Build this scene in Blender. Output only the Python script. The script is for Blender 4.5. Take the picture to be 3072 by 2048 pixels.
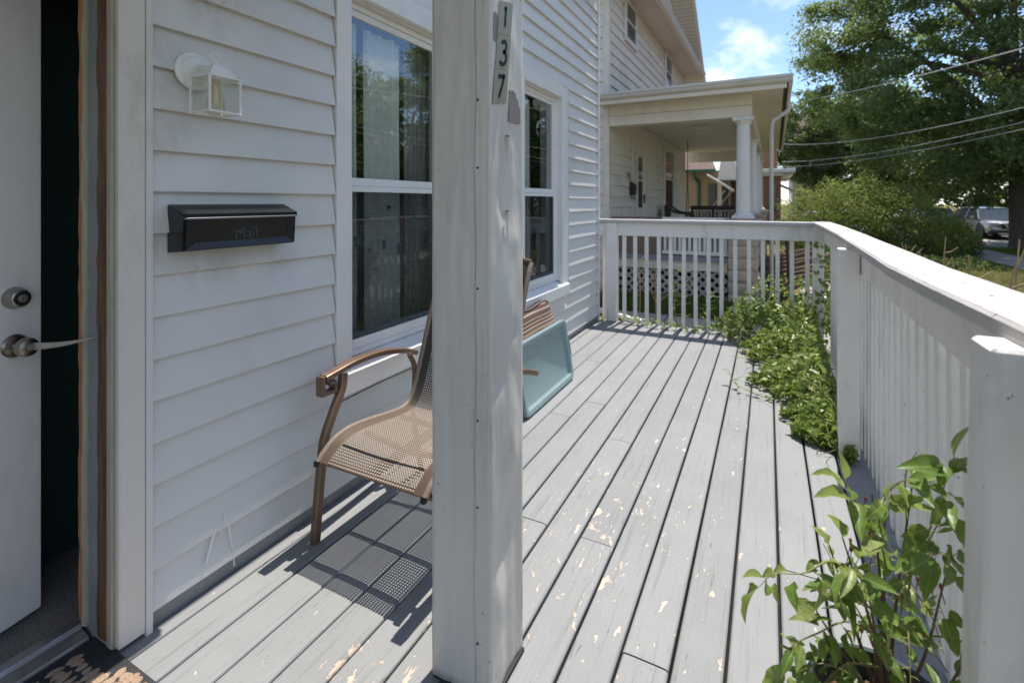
import bpy, bmesh, math, random
import numpy as np
from mathutils import Vector, Matrix
R = math.radians
rnd = random.Random(11)
for o in list(bpy.data.objects):
    bpy.data.objects.remove(o)
scene = bpy.context.scene
COL = scene.collection

# ------------------------------------------------------------------ camera
cam = bpy.data.cameras.new('camera')
cam.sensor_fit = 'HORIZONTAL'; cam.sensor_width = 36.0
cam.lens = 17.461; cam.shift_y = -0.1362
cam.clip_start = 0.05; cam.clip_end = 2000
camo = bpy.data.objects.new('camera', cam); COL.objects.link(camo)
camo.location = (1.719, 0.0, 1.33); camo.rotation_euler = (R(90), 0, R(27.3))
cam.dof.use_dof = True; cam.dof.focus_distance = 1.8; cam.dof.aperture_fstop = 3.0
scene.camera = camo
# ------------------------------------------------------------------ sky and sun
SUN_EL, SUN_AZ = R(69.2), R(5.6)          # azimuth from +Y towards +X
W = bpy.data.worlds.new('World'); scene.world = W; W.use_nodes = True
wn = W.node_tree; wn.nodes.clear()
def nd(nt, typ, ins=None, **props):
    n = nt.nodes.new(typ)
    for k, v in props.items(): setattr(n, k, v)
    for k, v in (ins or {}).items():
        s = n.inputs[k]
        if isinstance(v, bpy.types.NodeSocket): nt.links.new(v, s)
        else: s.default_value = v
    return n
sky = nd(wn, 'ShaderNodeTexSky', sky_type='NISHITA', sun_disc=False)
sky.sun_elevation = SUN_EL; sky.sun_rotation = SUN_AZ; sky.altitude = 200
sky.air_density = 1.0; sky.dust_density = 0.25; sky.ozone_density = 3.5
tc = nd(wn, 'ShaderNodeTexCoord')
mp = nd(wn, 'ShaderNodeMapping', {'Vector': tc.outputs['Generated'], 'Location': (0.37, 0.62, 0.1), 'Scale': (1, 1, 1.7)})
cn = nd(wn, 'ShaderNodeTexNoise', {'Vector': mp.outputs[0], 'Scale': 4.2, 'Detail': 9.0, 'Roughness': 0.58, 'Distortion': 0.15})
cr = nd(wn, 'ShaderNodeValToRGB', {'Fac': cn.outputs[0]})
cr.color_ramp.elements[0].position = 0.525; cr.color_ramp.elements[0].color = (0, 0, 0, 1)
cr.color_ramp.elements[1].position = 0.69; cr.color_ramp.elements[1].color = (1, 1, 1, 1)
cm = nd(wn, 'ShaderNodeMix', {0: cr.outputs[0], 6: sky.outputs[0], 7: (7.6, 7.6, 7.6, 1)}, data_type='RGBA')
bg = nd(wn, 'ShaderNodeBackground', {'Color': cm.outputs[2], 'Strength': 0.128})
wo = nd(wn, 'ShaderNodeOutputWorld', {'Surface': bg.outputs[0]})
sun = bpy.data.lights.new('sun', 'SUN'); sun.energy = 3.9; sun.angle = R(0.45); sun.color = (1.0, 0.94, 0.86)
suno = bpy.data.objects.new('sun', sun); COL.objects.link(suno)
sd = Vector((math.sin(SUN_AZ)*math.cos(SUN_EL), math.cos(SUN_AZ)*math.cos(SUN_EL), math.sin(SUN_EL)))
suno.rotation_euler = (-sd).to_track_quat('-Z', 'Y').to_euler(); suno.location = sd*30
vs = scene.view_settings
vs.view_transform = 'Standard'; vs.look = 'None'; vs.exposure = 0.70; vs.gamma = 1.0; vs.use_curve_mapping = False
scene.render.resolution_x = 1024; scene.render.resolution_y = 682
scene.cycles.max_bounces = 6; scene.cycles.transparent_max_bounces = 12
scene.cycles.diffuse_bounces = 3

# ------------------------------------------------------------------ helpers: objects
MW = {}
def thing(name, label, cat, loc=(0, 0, 0), rz=0.0, group=None, kind=None):
    o = bpy.data.objects.new(name, None); COL.objects.link(o)
    o.empty_display_size = 0.1
    o.location = loc; o.rotation_euler = (0, 0, rz)
    MW[o] = Matrix.Translation(loc) @ Matrix.Rotation(rz, 4, 'Z')
    if label: o['label'] = label
    if cat: o['category'] = cat
    if group: o['group'] = group
    if kind: o['kind'] = kind
    return o
def tag(o, label, cat, group=None, kind=None):
    if label: o['label'] = label
    if cat: o['category'] = cat
    if group: o['group'] = group
    if kind: o['kind'] = kind
    return o
def link(name, me, parent=None, local=False, M=None):
    o = bpy.data.objects.new(name, me); COL.objects.link(o)
    MW[o] = Matrix.Identity(4)
    if parent is not None:
        o.parent = parent
        if local: MW[o] = MW[parent].copy()
        else: o.matrix_parent_inverse = MW[parent].inverted()
    if M is not None:
        o.matrix_basis = M; MW[o] = MW[o] @ M
    return o
class MB:
    def __init__(s): s.v = []; s.f = []
    def add(s, V, F, M=None):
        b = len(s.v)
        s.v += [tuple(M @ Vector(p)) if M else tuple(p) for p in V]
        s.f += [tuple(i+b for i in f) for f in F]; return s
    def box(s, x0, x1, y0, y1, z0, z1, M=None):
        V = [(x, y, z) for z in (z0, z1) for y in (y0, y1) for x in (x0, x1)]
        return s.add(V, [(0, 2, 3, 1), (4, 5, 7, 6), (0, 1, 5, 4), (2, 6, 7, 3), (0, 4, 6, 2), (1, 3, 7, 5)], M)
    def cbox(s, x0, x1, y0, y1, z0, z1, c=0.004, M=None):
        lo = (x0, y0, z0); hi = (x1, y1, z1); V = []; ix = {}
        for sx in (0, 1):
            for sy in (0, 1):
                for sz in (0, 1):
                    sg = (sx, sy, sz)
                    p = [hi[i] if sg[i] else lo[i] for i in range(3)]
                    q = [p[i] + (-c if sg[i] else c) for i in range(3)]
                    for a in range(3):
                        w = list(q); w[a] = p[a]; ix[(sg, a)] = len(V); V.append(tuple(w))
        F = []
        for a in range(3):
            b, d = [(1, 2), (0, 2), (0, 1)][a]
            for t in (0, 1):
                ring = []
                for (u, w) in ((0, 0), (1, 0), (1, 1), (0, 1)):
                    g = [0, 0, 0]; g[a] = t; g[b] = u; g[d] = w
                    ring.append(ix[(tuple(g), a)])
                F.append(tuple(ring))
        for a in range(3):
            b, d = [(1, 2), (0, 2), (0, 1)][a]
            for u in (0, 1):
                for w in (0, 1):
                    g0 = [0, 0, 0]; g1 = [0, 0, 0]; g1[a] = 1
                    for g in (g0, g1): g[b] = u; g[d] = w
                    F.append((ix[(tuple(g0), b)], ix[(tuple(g0), d)], ix[(tuple(g1), d)], ix[(tuple(g1), b)]))
        for sx in (0, 1):
            for sy in (0, 1):
                for sz in (0, 1):
                    F.append(tuple(ix[((sx, sy, sz), a)] for a in range(3)))
        return s.add(V, F, M)
    def prism(s, poly, axis, a, b, M=None):
        n = len(poly)
        def P(p, t): return {'x': (t, p[0], p[1]), 'y': (p[0], t, p[1]), 'z': (p[0], p[1], t)}[axis]
        V = [P(p, a) for p in poly] + [P(p, b) for p in poly]
        F = [tuple(range(n)), tuple(range(2*n-1, n-1, -1))] + [(i, (i+1) % n, n+(i+1) % n, n+i) for i in range(n)]
        return s.add(V, F, M)
    def tube(s, path, r, n=8, cap=True, M=None, flat=1.0):
        path = [Vector(p) for p in path]; k = len(path)
        rs = r if isinstance(r, (list, tuple)) else [r]*k
        V = []; up = None
        for i, p in enumerate(path):
            t = (path[min(i+1, k-1)] - path[max(i-1, 0)]).normalized()
            if up is None:
                up = Vector((0, 0, 1)) if abs(t.z) < 0.9 else Vector((1, 0, 0))
            a = t.cross(up)
            if a.length < 1e-6: a = t.orthogonal()
            a.normalize(); b = a.cross(t).normalized(); up = b
            for j in range(n):
                th = 2*math.pi*j/n + math.pi/n
                V.append(p + a*(rs[i]*math.cos(th)) + b*(rs[i]*flat*math.sin(th)))
        F = []
        for i in range(k-1):
            for j in range(n):
                F.append((i*n+j, i*n+(j+1) % n, (i+1)*n+(j+1) % n, (i+1)*n+j))
        if cap: F += [tuple(range(n-1, -1, -1)), tuple((k-1)*n+j for j in range(n))]
        return s.add(V, F, M)
    def lathe(s, prof, n=24, M=None):
        V = []; F = []; k = len(prof)
        for (r, z) in prof:
            for j in range(n):
                th = 2*math.pi*j/n; V.append((max(r, 1e-4)*math.cos(th), max(r, 1e-4)*math.sin(th), z))
        for i in range(k-1):
            for j in range(n):
                F.append((i*n+j, i*n+(j+1) % n, (i+1)*n+(j+1) % n, (i+1)*n+j))
        F += [tuple(range(n-1, -1, -1)), tuple((k-1)*n+j for j in range(n))]
        return s.add(V, F, M)
    def grid(s, fn, nu, nv):
        V = [fn(i/nu, j/nv) for j in range(nv+1) for i in range(nu+1)]
        F = [(j*(nu+1)+i, j*(nu+1)+i+1, (j+1)*(nu+1)+i+1, (j+1)*(nu+1)+i) for j in range(nv) for i in range(nu)]
        return s.add(V, F)
    def mesh(s, name, m, smooth=False, recalc=True, uv=None):
        me = bpy.data.meshes.new(name); me.from_pydata(s.v, [], s.f)
        if recalc:
            bm = bmesh.new(); bm.from_mesh(me); bmesh.ops.recalc_face_normals(bm, faces=bm.faces); bm.to_mesh(me); bm.free()
        if m: me.materials.append(m)
        if smooth:
            me.polygons.foreach_set('use_smooth', [True]*len(me.polygons))
            if smooth != 'all':
                me.set_sharp_from_angle(angle=R(float(smooth) if not isinstance(smooth, bool) else 40))
        me.update(); return me
    def build(s, name, m, parent=None, smooth=False, local=False, recalc=True):
        return link(name, s.mesh(name, m, smooth, recalc), parent, local)
def rot_to(d, up=Vector((0, 0, 1))):
    return Vector(d).normalized().to_track_quat('Z', 'Y').to_matrix().to_4x4()
def at(loc, *rots):
    M = Matrix.Translation(loc)
    for (a, ax) in rots: M = M @ Matrix.Rotation(a, 4, ax)
    return M
def spline(pts, n=8):
    pts = [Vector(p) for p in pts]; P = [pts[0]*2-pts[1]] + pts + [pts[-1]*2-pts[-2]]; out = []
    for i in range(1, len(P)-2):
        for k in range(n):
            t = k/n; a, b, c, d = P[i-1], P[i], P[i+1], P[i+2]
            out.append(0.5*((2*b) + (c-a)*t + (2*a-5*b+4*c-d)*t*t + (3*b-a-3*c+d)*t**3))
    out.append(pts[-1]); return out
def stroke(pts, w, closed=False):
    """flat ribbon polygon strip of width w along 2D points -> verts, faces"""
    V = []; n = len(pts)
    for i in range(n):
        a = Vector(pts[max(i-1, 0)]); b = Vector(pts[min(i+1, n-1)]); t = (b-a).normalized(); q = Vector((-t.y, t.x))*w/2
        p = Vector(pts[i]); V += [p+q, p-q]
    return V, [(2*i, 2*i+1, 2*i+3, 2*i+2) for i in range(n-1)]

# ------------------------------------------------------------------ helpers: materials
def newmat(name):
    m = bpy.data.materials.new(name); m.use_nodes = True; nt = m.node_tree; nt.nodes.clear()
    return m, nt
def mixc(nt, f, a, b, mode='MIX'):
    return nd(nt, 'ShaderNodeMix', {0: f, 6: a, 7: b}, data_type='RGBA', blend_type=mode).outputs[2]
def mth(nt, op, a, b=None, c=None, clamp=False):
    n = nd(nt, 'ShaderNodeMath', {0: a}, operation=op, use_clamp=clamp)
    for i, v in ((1, b), (2, c)):
        if v is None: continue
        if isinstance(v, bpy.types.NodeSocket): nt.links.new(v, n.inputs[i])
        else: n.inputs[i].default_value = v
    return n.outputs[0]
def ramp(nt, f, p0, p1, c0=(0, 0, 0, 1), c1=(1, 1, 1, 1)):
    n = nd(nt, 'ShaderNodeValToRGB', {'Fac': f})
    n.color_ramp.elements[0].position = p0; n.color_ramp.elements[0].color = c0
    n.color_ramp.elements[1].position = p1; n.color_ramp.elements[1].color = c1
    return n.outputs[0]
def c4(c): return (c[0], c[1], c[2], 1)
def posn(nt, scale=(1, 1, 1), rand=0.0, loc=(0, 0, 0), src='Position'):
    g = nd(nt, 'ShaderNodeNewGeometry').outputs['Position'] if src == 'Position' else nd(nt, 'ShaderNodeTexCoord').outputs[src]
    v = g
    if rand:
        oi = nd(nt, 'ShaderNodeObjectInfo')
        off = nd(nt, 'ShaderNodeVectorMath', {0: (rand, rand*1.7, rand*0.6), 'Scale': oi.outputs['Random']}, operation='SCALE').outputs[0]
        v = nd(nt, 'ShaderNodeVectorMath', {0: v, 1: off}, operation='ADD').outputs[0]
    return nd(nt, 'ShaderNodeMapping', {'Vector': v, 'Scale': scale, 'Location': loc}).outputs[0]
def noise(nt, vec, scale, detail=4, rough=0.55, dist=0.0):
    return nd(nt, 'ShaderNodeTexNoise', {'Vector': vec, 'Scale': scale, 'Detail': detail, 'Roughness': rough, 'Distortion': dist}).outputs[0]
def pmat(name, c1, c2=None, scale=6.0, stretch=(1, 1, 1), rough=0.6, rough2=None, bump=0.0, bscale=40.0, bstretch=None, metal=0.0, spec=0.5,
         rand=0.0, dirt=None, dirt_amt=0.5, dirt_scale=3.0, objvar=0.0, coat=0.0, speck=None, speck_scale=60, speck_thr=0.72, src='Position'):
    m, nt = newmat(name)
    v = posn(nt, stretch, rand, src=src)
    n1 = noise(nt, v, scale, 6)
    col = mixc(nt, ramp(nt, n1, 0.3, 0.7), c4(c1), c4(c2 or [x*0.88 for x in c1]))
    if objvar:
        oi = nd(nt, 'ShaderNodeObjectInfo')
        hs = nd(nt, 'ShaderNodeHueSaturation', {'Color': col, 'Value': mth(nt, 'MULTIPLY_ADD', oi.outputs['Random'], 2*objvar, 1-objvar)})
        col = hs.outputs[0]
    if dirt:
        n2 = noise(nt, posn(nt, (1, 1, 0.45), rand, (3.1, 1.7, 0.3), src=src), dirt_scale, 8, 0.65, 0.4)
        f = mth(nt, 'MULTIPLY', ramp(nt, n2, 0.52, 0.78), dirt_amt)
        col = mixc(nt, f, col, c4(dirt))
    if speck:
        n3 = noise(nt, posn(nt, (1, 1, 1), rand, (1.3, 4.7, 2.3), src=src), speck_scale, 3, 0.6)
        col = mixc(nt, ramp(nt, n3, speck_thr, speck_thr+0.03), col, c4(speck))
    b = nd(nt, 'ShaderNodeBsdfPrincipled', {'Base Color': col, 'Roughness': rough, 'Metallic': metal, 'Specular IOR Level': spec, 'Coat Weight': coat})
    if rough2 is not None:
        nt.links.new(mth(nt, 'MULTIPLY_ADD', n1, rough2-rough, rough), b.inputs['Roughness'])
    if bump:
        nb = noise(nt, posn(nt, bstretch or stretch, rand, src=src), bscale, 5, 0.6)
        nt.links.new(nd(nt, 'ShaderNodeBump', {'Height': nb, 'Strength': bump, 'Distance': 0.01}).outputs[0], b.inputs['Normal'])
    nd(nt, 'ShaderNodeOutputMaterial', {'Surface': b.outputs[0]})
    return m
def leafmat(name, c1, c2, trans=0.35, rough=0.45, c3=None):
    m, nt = newmat(name)
    g = nd(nt, 'ShaderNodeNewGeometry')
    oi = nd(nt, 'ShaderNodeObjectInfo')
    rv = mth(nt, 'FRACT', mth(nt, 'ADD', g.outputs['Random Per Island'], oi.outputs['Random']))
    col = mixc(nt, rv, c4(c1), c4(c2))
    if c3: col = mixc(nt, ramp(nt, rv, 0.86, 0.97), col, c4(c3))
    b = nd(nt, 'ShaderNodeBsdfPrincipled', {'Base Color': col, 'Roughness': rough, 'Specular IOR Level': 0.35})
    t = nd(nt, 'ShaderNodeBsdfTranslucent', {'Color': mixc(nt, 0.6, col, (0.34, 0.42, 0.09, 1))})
    mx = nd(nt, 'ShaderNodeMixShader', {0: trans, 1: b.outputs[0], 2: t.outputs[0]})
    nd(nt, 'ShaderNodeOutputMaterial', {'Surface': mx.outputs[0]})
    return m
def glassmat(name, ior=1.9, tint=(0.9, 0.93, 0.92), rough=0.0, screen=False):
    m, nt = newmat(name)
    fc = nd(nt, 'ShaderNodeLayerWeight', {'Blend': 0.5}).outputs['Facing']
    f0 = ((ior-1)/(ior+1))**2
    fr = mth(nt, 'MULTIPLY_ADD', mth(nt, 'POWER', fc, 4.0), 1-f0, f0, clamp=True)
    tr = nd(nt, 'ShaderNodeBsdfTransparent', {'Color': c4(tint)})
    gl = nd(nt, 'ShaderNodeBsdfGlossy', {'Color': (0.95, 0.97, 1, 1), 'Roughness': rough})
    if rough == 0:
        nb = noise(nt, posn(nt), 3.0, 2, 0.5)
        nt.links.new(nd(nt, 'ShaderNodeBump', {'Height': nb, 'Strength': 0.05, 'Distance': 0.02}).outputs[0], gl.inputs['Normal'])
    mx = nd(nt, 'ShaderNodeMixShader', {0: fr, 1: tr.outputs[0], 2: gl.outputs[0]})
    nd(nt, 'ShaderNodeOutputMaterial', {'Surface': mx.outputs[0]})
    return m
def stripe(nt, coord, period, duty):
    return mth(nt, 'LESS_THAN', mth(nt, 'FRACT', mth(nt, 'DIVIDE', coord, period)), duty)
def sep(nt, v):
    return nd(nt, 'ShaderNodeSeparateXYZ', {0: v}).outputs

def deck_material():
    m, nt = newmat('grey_deck_paint')
    P = posn(nt)
    grain = noise(nt, posn(nt, (70, 2.2, 70), 7.0), 1.0, 6, 0.6, 0.35)
    fine = noise(nt, posn(nt, (260, 9, 260), 7.0), 1.0, 4, 0.6)
    big = noise(nt, P, 2.6, 5, 0.6)
    col = mixc(nt, ramp(nt, big, 0.3, 0.72), (0.242, 0.249, 0.251, 1), (0.278, 0.285, 0.286, 1))
    col = mixc(nt, ramp(nt, grain, 0.56, 0.80), col, (0.165, 0.170, 0.168, 1))
    oi = nd(nt, 'ShaderNodeObjectInfo')
    col = nd(nt, 'ShaderNodeHueSaturation', {'Color': col, 'Value': mth(nt, 'MULTIPLY_ADD', oi.outputs['Random'], 0.10, 0.95)}).outputs[0]
    # chips: bare wood, thick where people walk
    def blob(cx, cy, sx, sy):
        q = nd(nt, 'ShaderNodeMapping', {'Vector': P, 'Location': (-cx/sx, -cy/sy, 0), 'Scale': (1/sx, 1/sy, 0)}).outputs[0]
        l = nd(nt, 'ShaderNodeVectorMath', {0: q}, operation='LENGTH').outputs['Value']
        return mth(nt, 'SUBTRACT', 1.0, l, clamp=True)
    dens = mth(nt, 'ADD', mth(nt, 'MULTIPLY', blob(1.10, 2.0, 0.40, 1.0), 0.45), mth(nt, 'ADD', mth(nt, 'MULTIPLY', blob(0.72, 1.02, 0.45, 0.62), 0.6), mth(nt, 'MULTIPLY', blob(1.25, 2.2, 1.0, 2.0), 0.5)))
    n1 = noise(nt, posn(nt, (27, 12, 1), 3.0, (5, 2, 0)), 1.0, 5, 0.6, 0.4)
    n1b = noise(nt, posn(nt, (75, 26, 1), 3.0, (1, 7, 0)), 1.0, 4, 0.62, 0.6)
    thr = mth(nt, 'MULTIPLY_ADD', dens, -0.125, 0.705)
    chip = ramp(nt, mth(nt, 'SUBTRACT', n1, thr), 0.0, 0.012)
    thr2 = mth(nt, 'MULTIPLY_ADD', dens, -0.11, 0.715)
    chip = mth(nt, 'MAXIMUM', chip, ramp(nt, mth(nt, 'SUBTRACT', n1b, thr2), 0.0, 0.015))
    n4 = mth(nt, 'MULTIPLY_ADD', grain, 0.16, noise(nt, posn(nt, (13, 5.5, 1), 3.0, (9, 4, 0)), 1.0, 6, 0.62, 0.5))
    thr4 = mth(nt, 'SUBTRACT', mth(nt, 'MULTIPLY_ADD', blob(0.74, 0.98, 0.50, 0.60), -0.15, 0.80), mth(nt, 'MULTIPLY', blob(1.12, 1.9, 0.42, 1.0), 0.13))
    chip = mth(nt, 'MAXIMUM', chip, ramp(nt, mth(nt, 'SUBTRACT', n4, thr4), 0.0, 0.012))
    wood = mixc(nt, ramp(nt, grain, 0.3, 0.7), (0.66, 0.58, 0.50, 1), (0.44, 0.355, 0.28, 1))
    rim = ramp(nt, mth(nt, 'SUBTRACT', n1, thr), -0.022, 0.0)
    col = mixc(nt, mth(nt, 'MULTIPLY', rim, 0.28), col, (0.15, 0.13, 0.115, 1))
    col = mixc(nt, chip, col, wood)
    # dark checks and scuffs
    n2 = noise(nt, posn(nt, (120, 9, 1), 5.0, (2, 9, 0)), 1.0, 5, 0.62, 0.6)
    scr = ramp(nt, n2, 0.665, 0.74)
    col = mixc(nt, mth(nt, 'MULTIPLY', scr, mth(nt, 'MULTIPLY_ADD', dens, 0.5, 0.45, clamp=True)), col, (0.16, 0.14, 0.12, 1))
    n3 = noise(nt, posn(nt, (1, 1, 1), 2.0, (7, 3, 0)), 85, 3, 0.5)
    col = mixc(nt, mth(nt, 'MULTIPLY', ramp(nt, n3, 0.70, 0.745), 0.7), col, (0.17, 0.13, 0.10, 1))
    h = mth(nt, 'ADD', mth(nt, 'MULTIPLY', grain, 0.6), mth(nt, 'MULTIPLY', fine, 0.35))
    h = mth(nt, 'SUBTRACT', h, mth(nt, 'ADD', mth(nt, 'MULTIPLY', chip, 0.45), mth(nt, 'MULTIPLY', scr, 0.5)))
    b = nd(nt, 'ShaderNodeBsdfPrincipled', {'Base Color': col, 'Roughness': 0.62, 'Specular IOR Level': 0.35,
        'Normal': nd(nt, 'ShaderNodeBump', {'Height': h, 'Strength': 0.8, 'Distance': 0.004}).outputs[0]})
    nd(nt, 'ShaderNodeOutputMaterial', {'Surface': b.outputs[0]})
    return m
def sling_material(name, c1, c2, hole):
    """woven sling cloth with open square mesh, coordinates from the UV map in metres"""
    m, nt = newmat(name)
    uv = sep(nt, nd(nt, 'ShaderNodeUVMap', uv_map='UVMap').outputs[0])
    p = 0.0112
    fu = mth(nt, 'FRACT', mth(nt, 'DIVIDE', uv[0], p)); fv = mth(nt, 'FRACT', mth(nt, 'DIVIDE', uv[1], p))
    hu = mth(nt, 'LESS_THAN', fu, hole); hv = mth(nt, 'LESS_THAN', fv, hole)
    h = mth(nt, 'MULTIPLY', hu, hv)
    ed = mth(nt, 'LESS_THAN', mth(nt, 'ABSOLUTE', uv[0]), 0.205)       # solid hems along the rails
    h = mth(nt, 'MULTIPLY', h, ed)
    wv = mth(nt, 'MULTIPLY', mth(nt, 'GREATER_THAN', fu, 0.46), mth(nt, 'GREATER_THAN', fv, 0.46))
    wv = mth(nt, 'MULTIPLY', wv, ed)
    col = mixc(nt, wv, c4(c2), c4(c1))
    b = nd(nt, 'ShaderNodeBsdfPrincipled', {'Base Color': col, 'Roughness': 0.5, 'Specular IOR Level': 0.4})
    t = nd(nt, 'ShaderNodeBsdfTransparent')
    mx = nd(nt, 'ShaderNodeMixShader', {0: h, 1: b.outputs[0], 2: t.outputs[0]})
    nd(nt, 'ShaderNodeOutputMaterial', {'Surface': mx.outputs[0]})
    return m
def brick_material(name, c1, c2, mortar, s=4.5, axis='xz'):
    m, nt = newmat(name)
    P = sep(nt, posn(nt, src='Position'))
    comb = nd(nt, 'ShaderNodeCombineXYZ', {0: P[0] if axis == 'xz' else P[1], 1: P[2], 2: 0.0}).outputs[0]
    br = nd(nt, 'ShaderNodeTexBrick', {'Vector': comb, 'Color1': c4(c1), 'Color2': c4(c2), 'Mortar': c4(mortar), 'Scale': s, 'Mortar Size': 0.012})
    b = nd(nt, 'ShaderNodeBsdfPrincipled', {'Base Color': br.outputs[0], 'Roughness': 0.85})
    nd(nt, 'ShaderNodeOutputMaterial', {'Surface': b.outputs[0]})
    return m
M = {}
M['deck'] = deck_material()
def vinyl_material():
    m, nt = newmat('pale_grey_vinyl')
    P = posn(nt)
    n1 = noise(nt, posn(nt, (1, 1, 2.5), 3), 1.6, 6)
    col = mixc(nt, ramp(nt, n1, 0.3, 0.7), (0.74, 0.72, 0.69, 1), (0.695, 0.675, 0.645, 1))
    oi = nd(nt, 'ShaderNodeObjectInfo')
    col = nd(nt, 'ShaderNodeHueSaturation', {'Color': col, 'Value': mth(nt, 'MULTIPLY_ADD', oi.outputs['Random'], 0.06, 0.97)}).outputs[0]
    def blob(cy, cz, sy, sz):
        q = nd(nt, 'ShaderNodeMapping', {'Vector': P, 'Location': (0, -cy/sy, -cz/sz), 'Scale': (0, 1/sy, 1/sz)}).outputs[0]
        return mth(nt, 'SUBTRACT', 1.0, nd(nt, 'ShaderNodeVectorMath', {0: q}, operation='LENGTH').outputs['Value'], clamp=True)
    nz = noise(nt, posn(nt, (1, 3, 1.2), 0, (4, 1, 2)), 7.0, 6, 0.62, 0.5)
    st = blob(0.90, 1.76, 0.14, 0.20)
    for b_ in (blob(0.90, 1.56, 0.10, 0.12), blob(1.02, 2.05, 0.22, 0.18), blob(1.05, 1.12, 0.20, 0.12), blob(0.88, 1.20, 0.08, 0.14), blob(1.32, 1.10, 0.10, 0.10)):
        st = mth(nt, 'MAXIMUM', st, b_)
    col = mixc(nt, mth(nt, 'MULTIPLY', mth(nt, 'MULTIPLY', st, ramp(nt, nz, 0.30, 0.62)), 0.45), col, (0.34, 0.29, 0.23, 1))
    n2 = noise(nt, posn(nt, (1, 1, 0.45), 3, (3.1, 1.7, 0.3)), 2.6, 8, 0.65, 0.4)
    col = mixc(nt, mth(nt, 'MULTIPLY', ramp(nt, n2, 0.55, 0.8), 0.22), col, (0.38, 0.34, 0.29, 1))
    # scuffs and fly specks
    n3 = noise(nt, posn(nt, (1, 34, 20), 0, (1.3, 4.7, 2.3)), 1.0, 4, 0.6)
    col = mixc(nt, mth(nt, 'MULTIPLY', ramp(nt, n3, 0.745, 0.785), 0.6), col, (0.20, 0.17, 0.14, 1))
    nb = noise(nt, posn(nt, (30, 6, 260), 3), 1.0, 5, 0.6)
    b = nd(nt, 'ShaderNodeBsdfPrincipled', {'Base Color': col, 'Roughness': 0.45, 'Specular IOR Level': 0.4,
        'Normal': nd(nt, 'ShaderNodeBump', {'Height': nb, 'Strength': 0.10, 'Distance': 0.01}).outputs[0]})
    nd(nt, 'ShaderNodeOutputMaterial', {'Surface': b.outputs[0]})
    return m
M['vinyl'] = vinyl_material()
M['white'] = pmat('white_vinyl_trim', (0.83, 0.815, 0.79), (0.78, 0.765, 0.74), 3, rough=0.4, bump=0.05, bscale=30, dirt=(0.45, 0.42, 0.36), dirt_amt=0.25, dirt_scale=6)
M['wood_white'] = pmat('white_painted_wood', (0.90, 0.865, 0.815), (0.85, 0.815, 0.765), 5, (1, 1, 1), 0.55, bump=0.25, bscale=1.0, bstretch=(140, 140, 5), rand=4,
                       dirt=(0.36, 0.36, 0.25), dirt_amt=0.50, dirt_scale=6, speck=(0.20, 0.15, 0.11), speck_scale=55, speck_thr=0.71, objvar=0.03)
M['cap_white'] = pmat('weathered_white_cap', (0.53, 0.51, 0.49), (0.46, 0.445, 0.43), 5, rough=0.6, bump=0.35, bscale=1.0, bstretch=(120, 4, 120), rand=4,
                      dirt=(0.50, 0.45, 0.40), dirt_amt=0.3, dirt_scale=4, speck=(0.12, 0.09, 0.07), speck_scale=38, speck_thr=0.69)
def column_material():
    m, nt = newmat('dented_white_aluminium')
    n1 = noise(nt, posn(nt, (1, 1, 0.6)), 2.2, 6)
    col = mixc(nt, ramp(nt, n1, 0.3, 0.7), (0.66, 0.62, 0.565, 1), (0.60, 0.565, 0.515, 1))
    n2 = noise(nt, posn(nt, (1, 1, 0.35), 0, (3, 1, 0)), 14, 8, 0.68, 0.5)
    col = mixc(nt, mth(nt, 'MULTIPLY', ramp(nt, n2, 0.55, 0.78), 0.35), col, (0.33, 0.31, 0.28, 1))
    n3 = noise(nt, posn(nt, (1, 1, 1), 0, (1.3, 4.7, 2.3)), 62, 3, 0.6)
    col = mixc(nt, mth(nt, 'MULTIPLY', ramp(nt, n3, 0.70, 0.75), 0.75), col, (0.14, 0.12, 0.10, 1))
    # hairline scratches at a few angles
    for k, (ang, sc_, th) in enumerate(((0.5, (9, 150, 30), .73), (-0.9, (150, 9, 22), .735), (1.4, (14, 14, 210), .745))):
        q = nd(nt, 'ShaderNodeMapping', {'Vector': posn(nt), 'Rotation': (ang, ang*0.7, ang*0.3), 'Scale': sc_, 'Location': (k*3.1, k, 2*k)}).outputs[0]
        col = mixc(nt, mth(nt, 'MULTIPLY', ramp(nt, noise(nt, q, 1.0, 3, 0.55, 0.3), th, th+0.03), 0.55), col, (0.24, 0.22, 0.20, 1))
    w = noise(nt, posn(nt, (6, 6, 2.4)), 1.0, 3, 0.5)
    fine = noise(nt, posn(nt, (40, 40, 9)), 1.0, 4, 0.6)
    h = mth(nt, 'ADD', mth(nt, 'MULTIPLY', w, 1.0), mth(nt, 'MULTIPLY', fine, 0.12))
    b = nd(nt, 'ShaderNodeBsdfPrincipled', {'Base Color': col, 'Roughness': 0.36, 'Specular IOR Level': 0.6,
        'Normal': nd(nt, 'ShaderNodeBump', {'Height': h, 'Strength': 0.6, 'Distance': 0.026}).outputs[0]})
    nd(nt, 'ShaderNodeOutputMaterial', {'Surface': b.outputs[0]}); return m
M['column'] = column_material()
M['cream'] = pmat('cream_painted_casing', (0.74, 0.69, 0.62), (0.68, 0.63, 0.57), 3, (1, 1, 0.4), 0.5, bump=0.1, bscale=20, dirt=(0.33, 0.27, 0.20), dirt_amt=0.5, dirt_scale=7, speck=(0.2, 0.15, 0.1), speck_scale=50, speck_thr=0.75)
M['door'] = pmat('scuffed_white_door_paint', (0.80, 0.76, 0.72), (0.75, 0.715, 0.68), 2, rough=0.4, bump=0.06, bscale=5, dirt=(0.30, 0.28, 0.26), dirt_amt=0.3, dirt_scale=6, speck=(0.12, 0.1, 0.08), speck_scale=22, speck_thr=0.78)
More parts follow.
